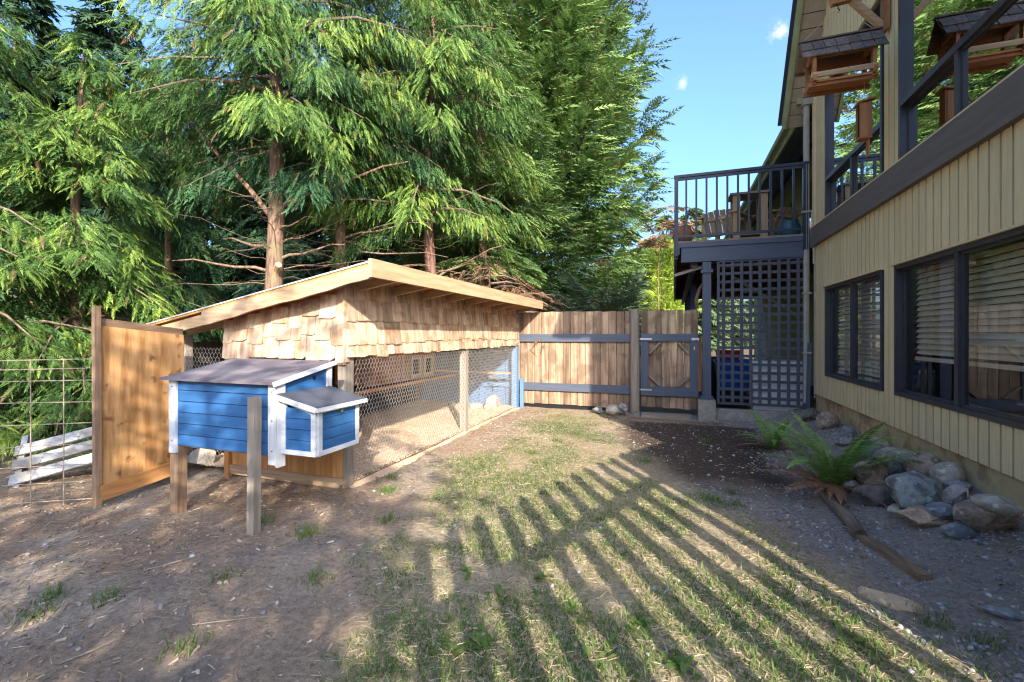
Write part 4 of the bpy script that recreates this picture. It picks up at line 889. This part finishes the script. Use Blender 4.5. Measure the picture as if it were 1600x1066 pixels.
for i, (x0, x1, y0, y1, c_, an, lab) in enumerate(rocks):
    b_ = pxg((x0+x1)/2, y1-(y1-y0)*.12); dist = (b_.x*-SS+b_.y*CC); wd_ = (x1-x0)/714*dist; h_ = (y1-y0)/714*dist*1.12
    me = rock_mesh(i+3, an); me.materials.append(M['rock_'+c_]); o = bpy.data.objects.new('rock', me)
    dpth = min(wd_*.8, .5); c = b_+Vector((-SS, CC, 0))*dpth*.30; c.x = min(c.x, WX-.02-wd_*.45)
    o.location = (c.x, c.y, b_.z+h_*.26); o.scale = (wd_*1.2, dpth*1.15, h_*1.22); o.rotation_euler = (random.uniform(-.1, .1), random.uniform(-.15, .15), th+random.uniform(-.25, .25)); link(o); tag(o, lab, 'rock', 'rocks piled along the foundation')
me = rock_mesh(44, 0); me.materials.append(M['rock_tan']); o = bpy.data.objects.new('rock', me); q = P(1556, 788, x=1.80); o.location = q; o.scale = (.235, .19, .11); o.rotation_euler = (0, R(14), th-.3); link(o); tag(o, 'smooth oval flat stone lying on the brown block', 'rock', 'rocks piled along the foundation')
for (px, py, wd_, h_, c_, lab) in ((318, 735, .30, .22, 'tan', 'pale rounded boulder under the blue hutch near the door'), (768, 640, .52, .30, 'pink', 'rounded tan boulder at the far end inside the run'), (742, 641, .30, .14, 'pink', 'low flat stone left of the boulder inside the run'), (706, 640, .2, .14, 'tan', 'small stone behind the middle post inside the run'),
                               (933, 644, .22, .16, 'grey', 'grey stone at the fence foot left of the round post'), (958, 646, .34, .2, 'tan', 'flat tan stone at the fence foot beside the round post'), (975, 640, .25, .26, 'grey', 'taller grey stone leaning on the round fence post')):
    b_ = pxg(px, py); b_.z = max(b_.z, .04 if b_.x < -2.9 else b_.z)
    if b_.y > 8.3: b_ *= 8.30/b_.y; b_.z = .03
    me = rock_mesh(int(px), c_ == 'grey'); me.materials.append(M['rock_'+c_]); o = bpy.data.objects.new('rock', me); o.location = (b_.x, b_.y, b_.z+h_*.3); o.scale = (wd_, wd_*.7, h_); o.rotation_euler = (0, 0, px); link(o); tag(o, lab, 'rock')
# scattered bigger stones in the dirt on the right
la, lb = pxg(1232, 712), pxg(1348, 846); lm = (la+lb)/2
MBl = MB().tube([la.lerp(lb, k_/8)+Vector((.008*math.sin(k_*2.1), 0, .038+.004*math.sin(k_*3))) for k_ in range(9)], [.038, .044, .042, .046, .044, .047, .046, .046, .042], 12)
tag(MBl.build('log', 'log', None, True), 'long thin brown log edging the gravel bed beside the ferns', 'log')
pa, pb = pxg(1335, 836), pxg(1447, 908)
tag(MB().bar(pa+Vector((0, 0, .025)), pb+Vector((0, 0, .015)), .075, .04).build('plank', 'oldwood_y'), 'flat weathered plank continuing the log towards the camera', 'plank')
q = pxg(1400, 940); me = rock_mesh(91, 1); me.materials.append(M['rock_orange']); o = bpy.data.objects.new('rock', me); o.location = q; o.scale = (.34, .2, .07); o.rotation_euler = (0, 0, -.4); tag(link(o), 'flat tan stone half buried in dirt in front of the plank', 'rock')
q = pxg(1575, 960); me = rock_mesh(92, 1); me.materials.append(M['rock_grey']); o = bpy.data.objects.new('rock', me); o.location = q; o.scale = (.22, .14, .05); tag(link(o), 'flat grey stone in the dirt at the right edge of the yard', 'rock')
# loose sticks on the ground
for (a, b, r_, lab) in (((90, 1040), (178, 1003), .004, 'longest pale stick lying on the bare dirt in the foreground'), ((225, 893), (315, 868), .004, 'pale stick on the dirt under the dapples left'), ((300, 978), (420, 965), .003, 'thin bent twig on the dirt in the foreground')):
    p, q = pxg(*a), pxg(*b); m_ = (p+q)/2+Vector((.02, .01, .01)); tag(MB().tube([p+Vector((0, 0, .006)), m_, q+Vector((0, 0, .006))], [r_, r_*1.1, r_*.6], 6).build('stick', 'grey_x'), lab, 'stick')
# ------------------------------------------------------------------ ferns
def frond_mesh(L_, az, el, curl, npin, wid, seed, m):
    r_ = random.Random(seed); V = []; F = []; T = []; pts = []; d = Vector((math.cos(az)*math.cos(el), math.sin(az)*math.cos(el), math.sin(el))); p = Vector((0, 0, 0)); n = 22
    side0 = Vector((-math.sin(az), math.cos(az), 0)); bend = r_.uniform(-.25, .25)
    for i in range(n+1):
        pts.append(p.copy()); e = el-curl*(i/n)**1.3; a = az+bend*i/n
        d = Vector((math.cos(a)*math.cos(e), math.sin(a)*math.cos(e), math.sin(e))); p = p+d*L_/n
    for i in range(n):   # rachis
        a, b = pts[i], pts[i+1]; k = len(V); u = side0*.003; V += [a-u, a+u, b+u*.8, b-u*.8]; F += [(k, k+1, k+2), (k, k+2, k+3)]; T += [.9, .9]
    for j in range(npin):
        t = .10+.89*j/npin; f = t*n; i = min(int(f), n-1); c = pts[i].lerp(pts[i+1], f-i); dd = (pts[i+1]-pts[i]).normalized(); sd = dd.cross(Vector((0, 0, 1)))
        sd = sd.normalized() if sd.length > .05 else side0; nn = sd.cross(dd); ln = wid*(math.sin(math.pi*min(1, t*1.05)**.75)**.8+.12)*r_.uniform(.85, 1.1); wq = L_/npin*.42
        for s in (-1, 1):
            tip = c+sd*s*ln+dd*ln*.32+nn*r_.uniform(-.12, .05)*ln-Vector((0, 0, ln*.15)); k = len(V); mid = c.lerp(tip, .35)
            V += [c-dd*wq*.3, mid+dd*wq, tip, mid-dd*wq]; F += [(k, k+1, k+2), (k, k+2, k+3)]; q = r_.random(); T += [q, q]
    return tri_mesh('frond', np.array([tuple(v) for v in V]), np.array(F), M[m], np.array(T))
def fern(base, Ls, n, label, seed, ndead):
    t = thing('fern', label, 'fern', base, 'sword ferns by the log'); r_ = random.Random(seed)
    for i in range(n):
        az = i*2.4+r_.uniform(-.3, .3); el = r_.uniform(.80, 1.40); L_ = Ls*r_.uniform(.7, 1.1)
        o = bpy.data.objects.new('frond', frond_mesh(L_, az, el, r_.uniform(.6, 1.5), 44, L_*.10, seed*100+i, 'fern')); o.location = base; link(o, t)
    for i in range(ndead):
        az = r_.uniform(2.2, 7.0); L_ = Ls*r_.uniform(.45, .8); o = bpy.data.objects.new('dead_frond', frond_mesh(L_, az, .28, .62, 30, L_*.085, seed*200+i, 'deadfern')); o.location = base+Vector((0, 0, .04)); link(o, t)
        o['label'] = 'withered brown frond'
b1 = pxg(1303, 768)
fern(b1+Vector((0, 0, .02)), .88, 24, 'large green sword fern with brown dead fronds beside the log', 5, 22)
fern(pxg(1208, 703), .60, 17, 'smaller green sword fern at the far end of the log', 9, 7)
# dry leaves round the ferns
blades('dry_leaves', 420, (.3, 2.0, 2.6, 7.2), lambda x, y: np.exp(-((x-1.2)**2+(y-5)**2)/.9)+.04, .02, .05, .02, None, 'deadfern', 61, lie=True)
# ------------------------------------------------------------------ bird feeders
fd = thing('bird_feeder', 'cedar platform bird feeder with dark shingled roof hanging by the upper windows', 'bird feeder', (1.58, 5.5, 4.2))
Fx0, Fx1, FYc = 1.30, 1.86, 5.45; zt = 4.42; za_ = 4.20; zb_ = 4.00
def fz(x): return (x-1.58)*-.02
for s in (-1, 1):   # end boards of two uprights each
    x_ = Fx0+.03 if s < 0 else Fx1-.03
    for sy in (-1, 1): piece('upright', 'redcedar_z', fd, (x_, FYc+sy*.12, 4.10), (.03, .055, .30), (R(sy*-6), 0, 0))
    MB().poly([(x_-.012, FYc-.13, zt-.18), (x_-.012, FYc+.13, zt-.18), (x_-.012, FYc, zt+.0)], (.024, 0, 0)).build('gable_board', 'redcedar_z', fd)
piece('tray_floor', 'redcedar_x', fd, (1.58, FYc, 3.975), (Fx1-Fx0-.06, .27, .02))
for sy in (-1, 1):
    piece('tray_side', 'lumber_x', fd, (1.58, FYc+sy*.15, 4.03), (Fx1-Fx0, .02, .05)); piece('under_rail', 'redcedar_x', fd, (1.58, FYc+sy*.10, 3.95), (Fx1-Fx0+.02, .03, .035)); piece('eave_rail', 'redcedar_x', fd, (1.58, FYc+sy*.125, zt-.19), (Fx1-Fx0, .02, .05))
for s in (0, 1): piece('tray_end', 'redcedar_y', fd, (Fx0+.03 if s == 0 else Fx1-.03, FYc, 4.0), (.035, .34, .06))
for sy in (-1, 1):
    L_ = .27; cy, cz = FYc+sy*.075, zt-.085
    piece('roof_deck', 'oldwood_x', fd, (1.58, cy, cz), (.70, L_, .012), (R(sy*-56), 0, 0))
    for row in range(2):
        for k in range(7):
            yy_ = FYc+sy*(.125-row*.062+.012); zz_ = zt-.175+row*.10+.012
            piece('shingle', 'dark_shake', fd, (1.28+k*.10+rs.uniform(-.004, .004), yy_, zz_+.006), (.094, .15+rs.uniform(-.01, .015), .012), (R(sy*-53), 0, R(rs.uniform(-2, 2))))
piece('ridge_cap', 'dark_shake', fd, (1.58, FYc, zt+.035), (.72, .06, .015))
# hanging wires from the bracket
tip = Vector((1.62, 5.62, 4.86))
MB().tube([(1.26, FYc, zt+.04), tip], .002, 4).tube([(1.88, FYc, zt+.04), tip], .002, 4).build('hanging_wire', 'wire', fd)
br = thing('bracket', 'cedar wall bracket with diagonal strut holding the bird feeder', 'bracket', (2.09, 5.7, 4.9))
piece('wall_plate', 'redcedar_z', br, (2.06, 5.72, 4.88), (.04, .10, .62)); MB().bar((2.04, 5.72, 5.0), (1.56, 5.64, 4.93), .06, .075).build('arm', 'redcedar_x', br); MB().bar((2.04, 5.73, 4.62), (1.76, 5.68, 4.93), .05, .06).build('strut', 'lumber_x', br)
MB().tube([(1.62, 5.64, 4.89), (1.62, 5.62, 4.84), (1.635, 5.62, 4.82), (1.62, 5.62, 4.80)], .006, 5).build('hook', 'black', br)
sf = thing('suet_feeder', 'small upright cedar suet feeder hanging below the larger feeder', 'bird feeder', (1.82, 5.54, 3.56))
sx, sy_ = 1.82, 5.54
piece('backboard', 'redcedar_z', sf, (sx+.04, sy_, 3.60), (.018, .10, .36)); piece('side', 'redcedar_z', sf, (sx-.01, sy_-.05, 3.60), (.09, .014, .34)); piece('side', 'redcedar_z', sf, (sx-.01, sy_+.05, 3.60), (.09, .014, .34)); piece('cage', 'black', sf, (sx-.035, sy_, 3.60), (.012, .084, .30))
piece('roof', 'redcedar_y', sf, (sx, sy_, 3.79), (.15, .15, .018), (0, R(-12), 0)); piece('base', 'redcedar_x', sf, (sx-.005, sy_, 3.42), (.11, .115, .016)); piece('tail_prop', 'redcedar_z', sf, (sx+.03, sy_, 3.325), (.016, .055, .18)); MB().tube([(sx, sy_, 3.80), (1.80, 5.47, 3.96)], .002, 4).build('hanging_wire', 'wire', sf)
# ------------------------------------------------------------------ trees
def spray_template(npair, wid, ang, lw):
    V = []; F = []
    for i in range(npair):
        x0 = .06+.80*i/npair; ln = wid*(1-.62*i/npair)*(.75 if i == 0 else 1)
        for s in (-1, 1):
            k = len(V); V += [(x0-lw, 0, -.12*x0**2), (x0+lw*1.4, 0, -.12*x0**2), (x0+ln*math.cos(ang), s*ln*math.sin(ang), -.12*x0**2-.10*ln)]; F.append((k, k+1, k+2))
    k = len(V); V += [(.72, -.05, -.06), (.72, .05, -.06), (1.05, 0, -.16)]; F.append((k, k+1, k+2))
    k = len(V); V += [(0, -.012, 0), (0, .012, 0), (.8, 0, -.08)]; F.append((k, k+1, k+2))
    return np.array(V), np.array(F)
SP_FINE = spray_template(6, .30, R(34), .034); SP_MED = spray_template(4, .34, R(40), .060); SP_LOW = spray_template(3, .46, R(48), .13); SP_UN = spray_template(4, .30, R(36), .055)
cam_dir = math.atan2(CC, -SS)
NT = 0
def tree(loc, seed, H, Rm, base, nbr, nsp, ssize, leaf='leaf_cedar', bark='bark', tr=.17, droop=.5, shape='cone', tpl=SP_FINE, label='', cat='tree', group=None, hang=.5, bare=(), tipup=0, inner=.25, lean=(0, 0), limbs=None, name='conifer_tree', squash=1.0, tintb=0, fill=1.0, under=.4):
    """trunk + limbs + crown of sprays carried on drooping boughs"""
    r_ = np.random.default_rng(seed); loc = Vector(loc); t = thing(name, label, cat, loc, group)
    def trunk_at(h): q = h/H; return np.array([loc.x+lean[0]*q+.06*math.sin(h*.9+seed), loc.y+lean[1]*q+.05*math.sin(h*.7+seed*2), loc.z+h])
    hs = np.linspace(-.2, H*.97, 22); MB_ = MB().tube([tuple(trunk_at(max(h, -.2))) for h in hs], [tr*(1-.93*max(h, 0)/H)*(1.25 if h < .3 else 1) for h in hs], 10); MB_.build('trunk', bark, t, True)
    u = r_.random(nbr); hb = base+(H-base)*u**1.15; q = (hb-base)/(H-base)
    if shape == 'cone': Lb = Rm*(1-q)**.75*(1-.35*np.exp(-q*9))
    elif shape == 'column': Lb = Rm*np.minimum(1, (1-q)*1.5)**.55*np.minimum(1, .55+q*3.2)
    else: Lb = Rm*np.sqrt(np.maximum(0, 1-(2*q-1)**2))+.1
    Lb = Lb*r_.uniform(.72, 1.12, nbr)+.15; az = np.arange(nbr)*2.39996+r_.uniform(-.3, .3, nbr); out = np.stack([np.cos(az), np.sin(az)*squash, 0*az], 1)
    T0 = np.array([trunk_at(h) for h in hb]); a_el = r_.uniform(-.05, .30, nbr)+tipup*.5; b_dr = droop*r_.uniform(.6, 1.3, nbr)
    def pt(i, s): s = s[:, None]; return T0[i]+out[i]*Lb[i, None]*s+np.array([0, 0, 1])*(Lb[i, None]*(a_el[i, None]*s-b_dr[i, None]*s*s+tipup*s**3))
    # limbs
    nl = limbs or min(nbr, 46); sel = np.argsort(-Lb)[:nl] if nl < nbr else np.arange(nbr); lm_ = MB()
    for i in sel:
        ss = np.array([0, .3, .6, .92]); pp = pt(np.full(4, i), ss); r0 = min(.035, .012+Lb[i]*.010); lm_.tube([tuple(p) for p in pp], [r0, r0*.75, r0*.5, .004], 5, False)
    lm_.build('limbs', 'twig', t)['kind'] = 'stuff'
    # sprays
    pr = Lb/Lb.sum(); i = r_.choice(nbr, nsp, p=pr); s = inner+(1.02-inner)*r_.random(nsp)**.75; c = pt(i, s)
    side = np.stack([-out[i][:, 1], out[i][:, 0], 0*s], 1); sg = r_.choice([-1, 1], nsp); wv = Lb[i]*.34*(1.12-s)*r_.random(nsp)*fill+.05
    pos = c+side*(sg*wv)[:, None]; pos[:, 2] -= hang*.55*r_.random(nsp)**1.5*(.4+wv)+.25*wv; pos += r_.normal(0, .05, (nsp, 3))
    ax = out[i]*r_.uniform(.35, 1, nsp)[:, None]+side*(sg*r_.uniform(.2, 1.0, nsp))[:, None]; ax[:, 2] += -hang*r_.uniform(.3, 2.0, nsp)+tipup*r_.uniform(.4, 1.3, nsp)
    nr = out[i]*.35+np.stack([r_.normal(0, .45, nsp), r_.normal(0, .45, nsp), .8+0*s], 1)
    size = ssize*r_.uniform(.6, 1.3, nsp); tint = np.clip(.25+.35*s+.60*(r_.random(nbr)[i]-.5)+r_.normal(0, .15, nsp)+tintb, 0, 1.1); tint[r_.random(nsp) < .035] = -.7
    V, F, tt = stamp(tpl[0], tpl[1], pos, ax, nr, size, tint)
    if under:  # darker under-sprays: shade inside the crown put into the tint
        nu = int(nsp*under); i = r_.choice(nbr, nu, p=pr); s = r_.uniform(inner*.5, .95, nu); c = pt(i, s); side = np.stack([-out[i][:, 1], out[i][:, 0], 0*s], 1); sg = r_.choice([-1, 1], nu)
        pos = c+side*(sg*Lb[i]*.3*(1.1-s)*r_.random(nu))[:, None]; pos[:, 2] -= hang*.35*r_.random(nu)
        ax = out[i]*.5+side*(sg*r_.uniform(.2, 1, nu))[:, None]; ax[:, 2] -= hang*r_.uniform(.4, 1.6, nu)
        nr = np.stack([r_.normal(0, .7, nu), r_.normal(0, .7, nu), .6+0*s], 1)
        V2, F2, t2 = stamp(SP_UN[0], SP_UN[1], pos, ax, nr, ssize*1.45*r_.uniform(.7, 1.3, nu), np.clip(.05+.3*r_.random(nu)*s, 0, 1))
        F = np.concatenate([F, F2+len(V)]); V = np.concatenate([V, V2]); tt = np.concatenate([tt, t2])
    global NT; NT += len(F)
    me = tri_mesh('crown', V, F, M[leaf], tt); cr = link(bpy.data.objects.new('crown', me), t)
    bare = list(bare); rq = random.Random(seed)
    if len(bare) > 3:
        for _ in range(22): bare.append((rq.uniform(1.5, min(base+.8, 5.2)), cam_dir+math.pi+rq.uniform(-2.2, 2.2), rq.uniform(.5, 1.9), rq.uniform(.006, .013), rq.uniform(-.15, .45), 0))
    for (h, a, ln, rad, el, cut) in bare:   # bare boughs and sawn stubs
        p0 = trunk_at(h); d = np.array([math.cos(a), math.sin(a), el]); k = 5 if ln > .5 else 2
        pp = [tuple(p0+d*ln*j/k+np.array([0, 0, -.10*ln*(j/k)**2+.03*math.sin(j*2)])) for j in range(k+1)]; o = MB().tube(pp, [rad*(1-.75*j/k) if not cut else rad for j in range(k+1)], 7 if rad > .015 else 4); o.build('stub' if cut else 'bough', 'cutwood' if cut else 'bark', t)
    return t
def at(px, D, z=0):
    r = (px-800)/714; return (D*(CC*r-SS), D*(SS*r+CC), z)
def copy_tree(src, loc, rz, s, label):
    o = src.copy(); sc.collection.objects.link(o); m0 = wm(src); o.location = loc; o.rotation_euler = (0, 0, rz); o.scale = (s,)*3; o['label'] = label
    for ch in src.children:
        c = ch.copy(); sc.collection.objects.link(c); c.parent = o; c.matrix_parent_inverse = ch.matrix_parent_inverse
    return o
cam_dir = math.atan2(CC, -SS)
# main cedars behind the coop
toR = cam_dir-math.pi/2; toL = cam_dir+math.pi/2
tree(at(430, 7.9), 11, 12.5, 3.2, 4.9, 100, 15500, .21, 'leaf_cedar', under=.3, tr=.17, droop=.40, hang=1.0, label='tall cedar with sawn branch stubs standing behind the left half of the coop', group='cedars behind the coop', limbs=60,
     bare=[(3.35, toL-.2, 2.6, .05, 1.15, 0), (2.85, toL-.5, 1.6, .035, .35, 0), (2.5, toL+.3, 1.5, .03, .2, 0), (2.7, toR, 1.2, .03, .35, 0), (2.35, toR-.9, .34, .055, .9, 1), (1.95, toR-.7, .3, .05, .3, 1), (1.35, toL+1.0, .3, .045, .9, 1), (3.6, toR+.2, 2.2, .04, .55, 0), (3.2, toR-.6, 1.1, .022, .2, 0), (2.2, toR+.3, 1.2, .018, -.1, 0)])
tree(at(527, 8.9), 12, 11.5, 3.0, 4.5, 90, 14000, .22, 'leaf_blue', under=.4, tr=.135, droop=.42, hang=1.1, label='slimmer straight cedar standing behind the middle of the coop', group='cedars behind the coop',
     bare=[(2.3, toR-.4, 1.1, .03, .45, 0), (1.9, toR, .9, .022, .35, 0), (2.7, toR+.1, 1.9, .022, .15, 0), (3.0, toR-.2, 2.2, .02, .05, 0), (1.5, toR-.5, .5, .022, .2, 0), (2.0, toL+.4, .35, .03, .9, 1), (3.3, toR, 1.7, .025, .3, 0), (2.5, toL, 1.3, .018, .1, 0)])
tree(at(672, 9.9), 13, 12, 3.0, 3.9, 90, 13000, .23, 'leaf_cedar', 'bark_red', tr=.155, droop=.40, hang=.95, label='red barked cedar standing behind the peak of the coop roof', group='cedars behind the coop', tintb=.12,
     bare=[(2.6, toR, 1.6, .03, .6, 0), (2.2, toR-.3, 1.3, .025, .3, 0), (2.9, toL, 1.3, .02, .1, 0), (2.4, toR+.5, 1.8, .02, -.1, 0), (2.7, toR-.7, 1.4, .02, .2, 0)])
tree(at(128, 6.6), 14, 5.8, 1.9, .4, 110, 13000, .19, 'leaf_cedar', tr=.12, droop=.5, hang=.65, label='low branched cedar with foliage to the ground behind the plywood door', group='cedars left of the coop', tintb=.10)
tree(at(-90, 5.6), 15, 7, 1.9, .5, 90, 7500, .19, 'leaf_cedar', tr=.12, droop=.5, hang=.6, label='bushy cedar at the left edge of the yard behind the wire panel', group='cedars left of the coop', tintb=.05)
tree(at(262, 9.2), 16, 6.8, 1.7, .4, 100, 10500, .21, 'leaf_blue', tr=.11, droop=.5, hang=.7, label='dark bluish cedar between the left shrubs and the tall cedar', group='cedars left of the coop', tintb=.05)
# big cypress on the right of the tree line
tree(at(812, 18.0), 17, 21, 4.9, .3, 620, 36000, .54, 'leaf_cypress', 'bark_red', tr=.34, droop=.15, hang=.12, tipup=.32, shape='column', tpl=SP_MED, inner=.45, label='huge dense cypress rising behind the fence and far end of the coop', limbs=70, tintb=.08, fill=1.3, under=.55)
tree(at(752, 12.4), 18, 12, 2.5, 3.3, 90, 8500, .27, 'leaf_cypress', 'bark_red', tr=.15, droop=.35, hang=.3, label='dark trunked cypress between the red cedar and the huge cypress', tpl=SP_MED,
     bare=[(2.0, toL, 1.6, .03, .1, 0), (2.4, toR, 1.7, .028, .2, 0), (1.6, toR+.2, 1.4, .022, 0, 0)])
tree(at(762, 10.6), 19, 3.2, 1.6, .9, 60, 1500, .22, 'leaf_brown', 'bark_red', tr=.05, droop=.35, hang=.4, shape='round', tpl=SP_MED, limbs=60, label='tangle of dead brown branches behind the far end of the coop roof', cat='dead shrub', name='dead_shrub')
# background forest
proto = tree(at(560, 17), 21, 12, 3.4, .4, 140, 10000, .45, 'leaf_deep', tr=.2, droop=.4, hang=.5, tpl=SP_LOW, label='background cedar seen between the trunks above the coop', group='background trees')
bgt = [(430, 15.5, 1.0, 'background cedar directly behind the tallest stubbed trunk'), (300, 16.5, .95, 'background cedar left of the stubbed trunk'), (170, 14, 1.0, 'background cedar behind the low branched cedar'), (20, 12.5, 1.0, 'background cedar behind the left edge of the yard'), (-180, 11.5, 1.1, 'background cedar outside the left edge, nearest of its row'), (690, 17, 1.0, 'background cedar behind the red barked trunk'), (630, 21, 1.1, 'distant cedar seen right of the slim trunk'), (360, 21, 1.05, 'distant cedar seen left of the stubbed trunk'), (90, 18, 1.1, 'distant cedar far behind the low branched cedar'), (485, 20, 1.0, 'distant cedar seen between the stubbed and slim trunks'), (230, 20, 1.0, 'distant cedar deep in the left of the wood')]
for k, (px, D, s, lab) in enumerate(bgt): copy_tree(proto, at(px, D), k*1.3, s, lab)
p2 = tree(at(1078, 40), 22, 12.5, 3.6, .3, 130, 6500, .85, 'leaf_far', tr=.15, droop=.15, hang=.2, tpl=SP_LOW, label='grey green conifer seen through the left end of the deck railing', group='far trees beyond the fence')
for k, (px, D, s, lab) in enumerate([(1018, 37, .72, 'grey green conifer just left of the deck corner'), (985, 33, .72, 'grey green conifer peeking out beside the huge cypress'), (955, 28, .50, 'pale conifer low behind the fence left of the gate'), (1130, 46, .8, 'grey green conifer seen through the middle of the railing'), (1185, 50, .6, 'low conifer seen through the right part of the railing'), (1045, 52, 1.2, 'tallest distant conifer beside the deck corner')]): copy_tree(p2, at(px, D), k*1.9, s, lab)
tree(at(1036, 30.0), 23, 7.4, 2.3, .05, 150, 5000, .46, 'leaf_lime', tr=.05, droop=-.2, hang=-.1, tipup=.6, shape='cone', tpl=SP_MED, label='bright yellow green shrub glowing behind the gate', cat='shrub', name='shrub')
tree(at(935, 12.8), 24, 2.7, 1.15, .05, 70, 2600, .26, 'leaf_far', tr=.04, droop=0, hang=0, tipup=.4, shape='round', tpl=SP_MED, label='grey green shrub behind the fence left of the round post', cat='shrub', name='shrub')
tree(at(962, 26), 25, 5.4, 1.5, .05, 90, 3200, .42, 'leaf_far', tr=.04, droop=0, hang=0, tipup=.4, shape='round', tpl=SP_MED, label='pale rounded shrub between the huge cypress and the yellow green shrub', cat='shrub', name='shrub')
tree(at(1030, 27), 26, 9.2, 1.7, 6.4, 22, 420, .42, 'leaf_maple', tr=.06, droop=.1, hang=.2, shape='round', tpl=SP_LOW, label='maple with rusty autumn leaves above the yellow green shrub', cat='tree', name='maple_tree')
# trees behind the viewer, between the yard and the sun, that dapple the foreground
def shade_tree(x, y, H, Rm, base, n, seed, lab, ss=.24, tpl=SP_LOW, nb=44, un=.0, fl=.6):
    return tree((x, y, 0), seed, H, Rm, base, nb, n, ss, 'leaf_cedar', tr=.10, droop=.3, hang=.3, shape='column', tpl=tpl, fill=fl, under=un, label=lab, group='trees behind the viewer')
shade_tree(2.6, -5.2, 6.3, 1.3, 3.6, 360, 31, 'open crowned tree behind the viewer nearest the house side', .30)
shade_tree(1.5, -5.3, 7.2, 1.5, 3.8, 480, 36, 'tallest slender high crowned tree behind the viewer', .30)
shade_tree(.2, -5.2, 6.9, 1.5, 3.8, 480, 35, 'open crowned tree with two close neighbours behind the viewer', .30)
shade_tree(-1.3, -5.1, 6.6, 1.5, 3.6, 480, 32, 'open crowned tree between its two neighbours behind the viewer', .30)
shade_tree(-3.0, -4.8, 6.2, 1.6, 3.3, 480, 33, 'open crowned tree behind the viewer on the wire panel side', .30)
for k, (x_, H_, lab) in enumerate([(1.6, 3.15, 'dense bush behind the viewer nearest the picket fence'), (-.3, 2.9, 'second dense bush from the picket fence behind the viewer'), (-2.2, 2.8, 'third dense bush from the picket fence behind the viewer'), (-4.1, 2.7, 'dense bush behind the viewer farthest from the picket fence')]):
    shade_tree(x_, -3.9, H_, 1.35, .1, 2300, 40+k, lab, .42, SP_LOW, 70, .4, 1.0)
# ------------------------------------------------------------------ picket screen between house corner and trees (throws the striped shadow)
ps = thing('picket_fence', 'tall timber picket fence behind the viewer that throws the striped shadow', 'fence', (1.2, .4, 0))
DS = 4.45
f0 = pxg(840, 761); f1 = pxg(949, 714)
off = Vector((.530, -.848, 0))*DS; a = Vector((f0.x, f0.y, 0))+off; b = Vector((f1.x, f1.y, 0))+off; dv = (b-a).normalized(); sp_ = (b-a).length/5
top = DS*math.tan(R(SUN_EL)); angz = math.atan2(dv.y, dv.x)
pm = bpy.data.meshes.new('picket'); hw, hd = .060, .012
pv = [(-hw, -hd, 0), (hw, -hd, 0), (hw, -hd, top-.07), (0, -hd, top), (-hw, -hd, top-.07)]; pm.from_pydata(pv+[(x_, hd, z_) for x_, _, z_ in pv], [], [(0, 1, 2, 3, 4), (9, 8, 7, 6, 5)]+[(i, i+5, (i+1) % 5+5, (i+1) % 5) for i in range(5)]); pm.materials.append(M['grey_z'])
for k in range(-5, 8):
    q = a+dv*sp_*k; o = bpy.data.objects.new('picket', pm); o.location = q; o.rotation_euler = (0, 0, angz); link(o, ps)
for zz in (top-.46, .35):
    p_ = a-dv*sp_*5.5; q = a+dv*sp_*7.4; MB().bar(p_+Vector((0, 0, zz))+Vector((dv.y, -dv.x, 0))*.03, q+Vector((0, 0, zz))+Vector((dv.y, -dv.x, 0))*.03, .04, .09).build('rail', 'grey_x', ps)
q = a+dv*sp_*5.6; q2 = Vector((WX+.2, HY0+.02, 0)); MB().bar(q+Vector((0, 0, top/2-.02)), q2+Vector((0, 0, top/2-.02)), .03, top-.05).build('end_panel', 'grey_z', ps)

#print('TREE TRIS', NT, 'ALL', sum(len(o.data.polygons) for o in bpy.data.objects if o.type=='MESH' and o.data.users==1))
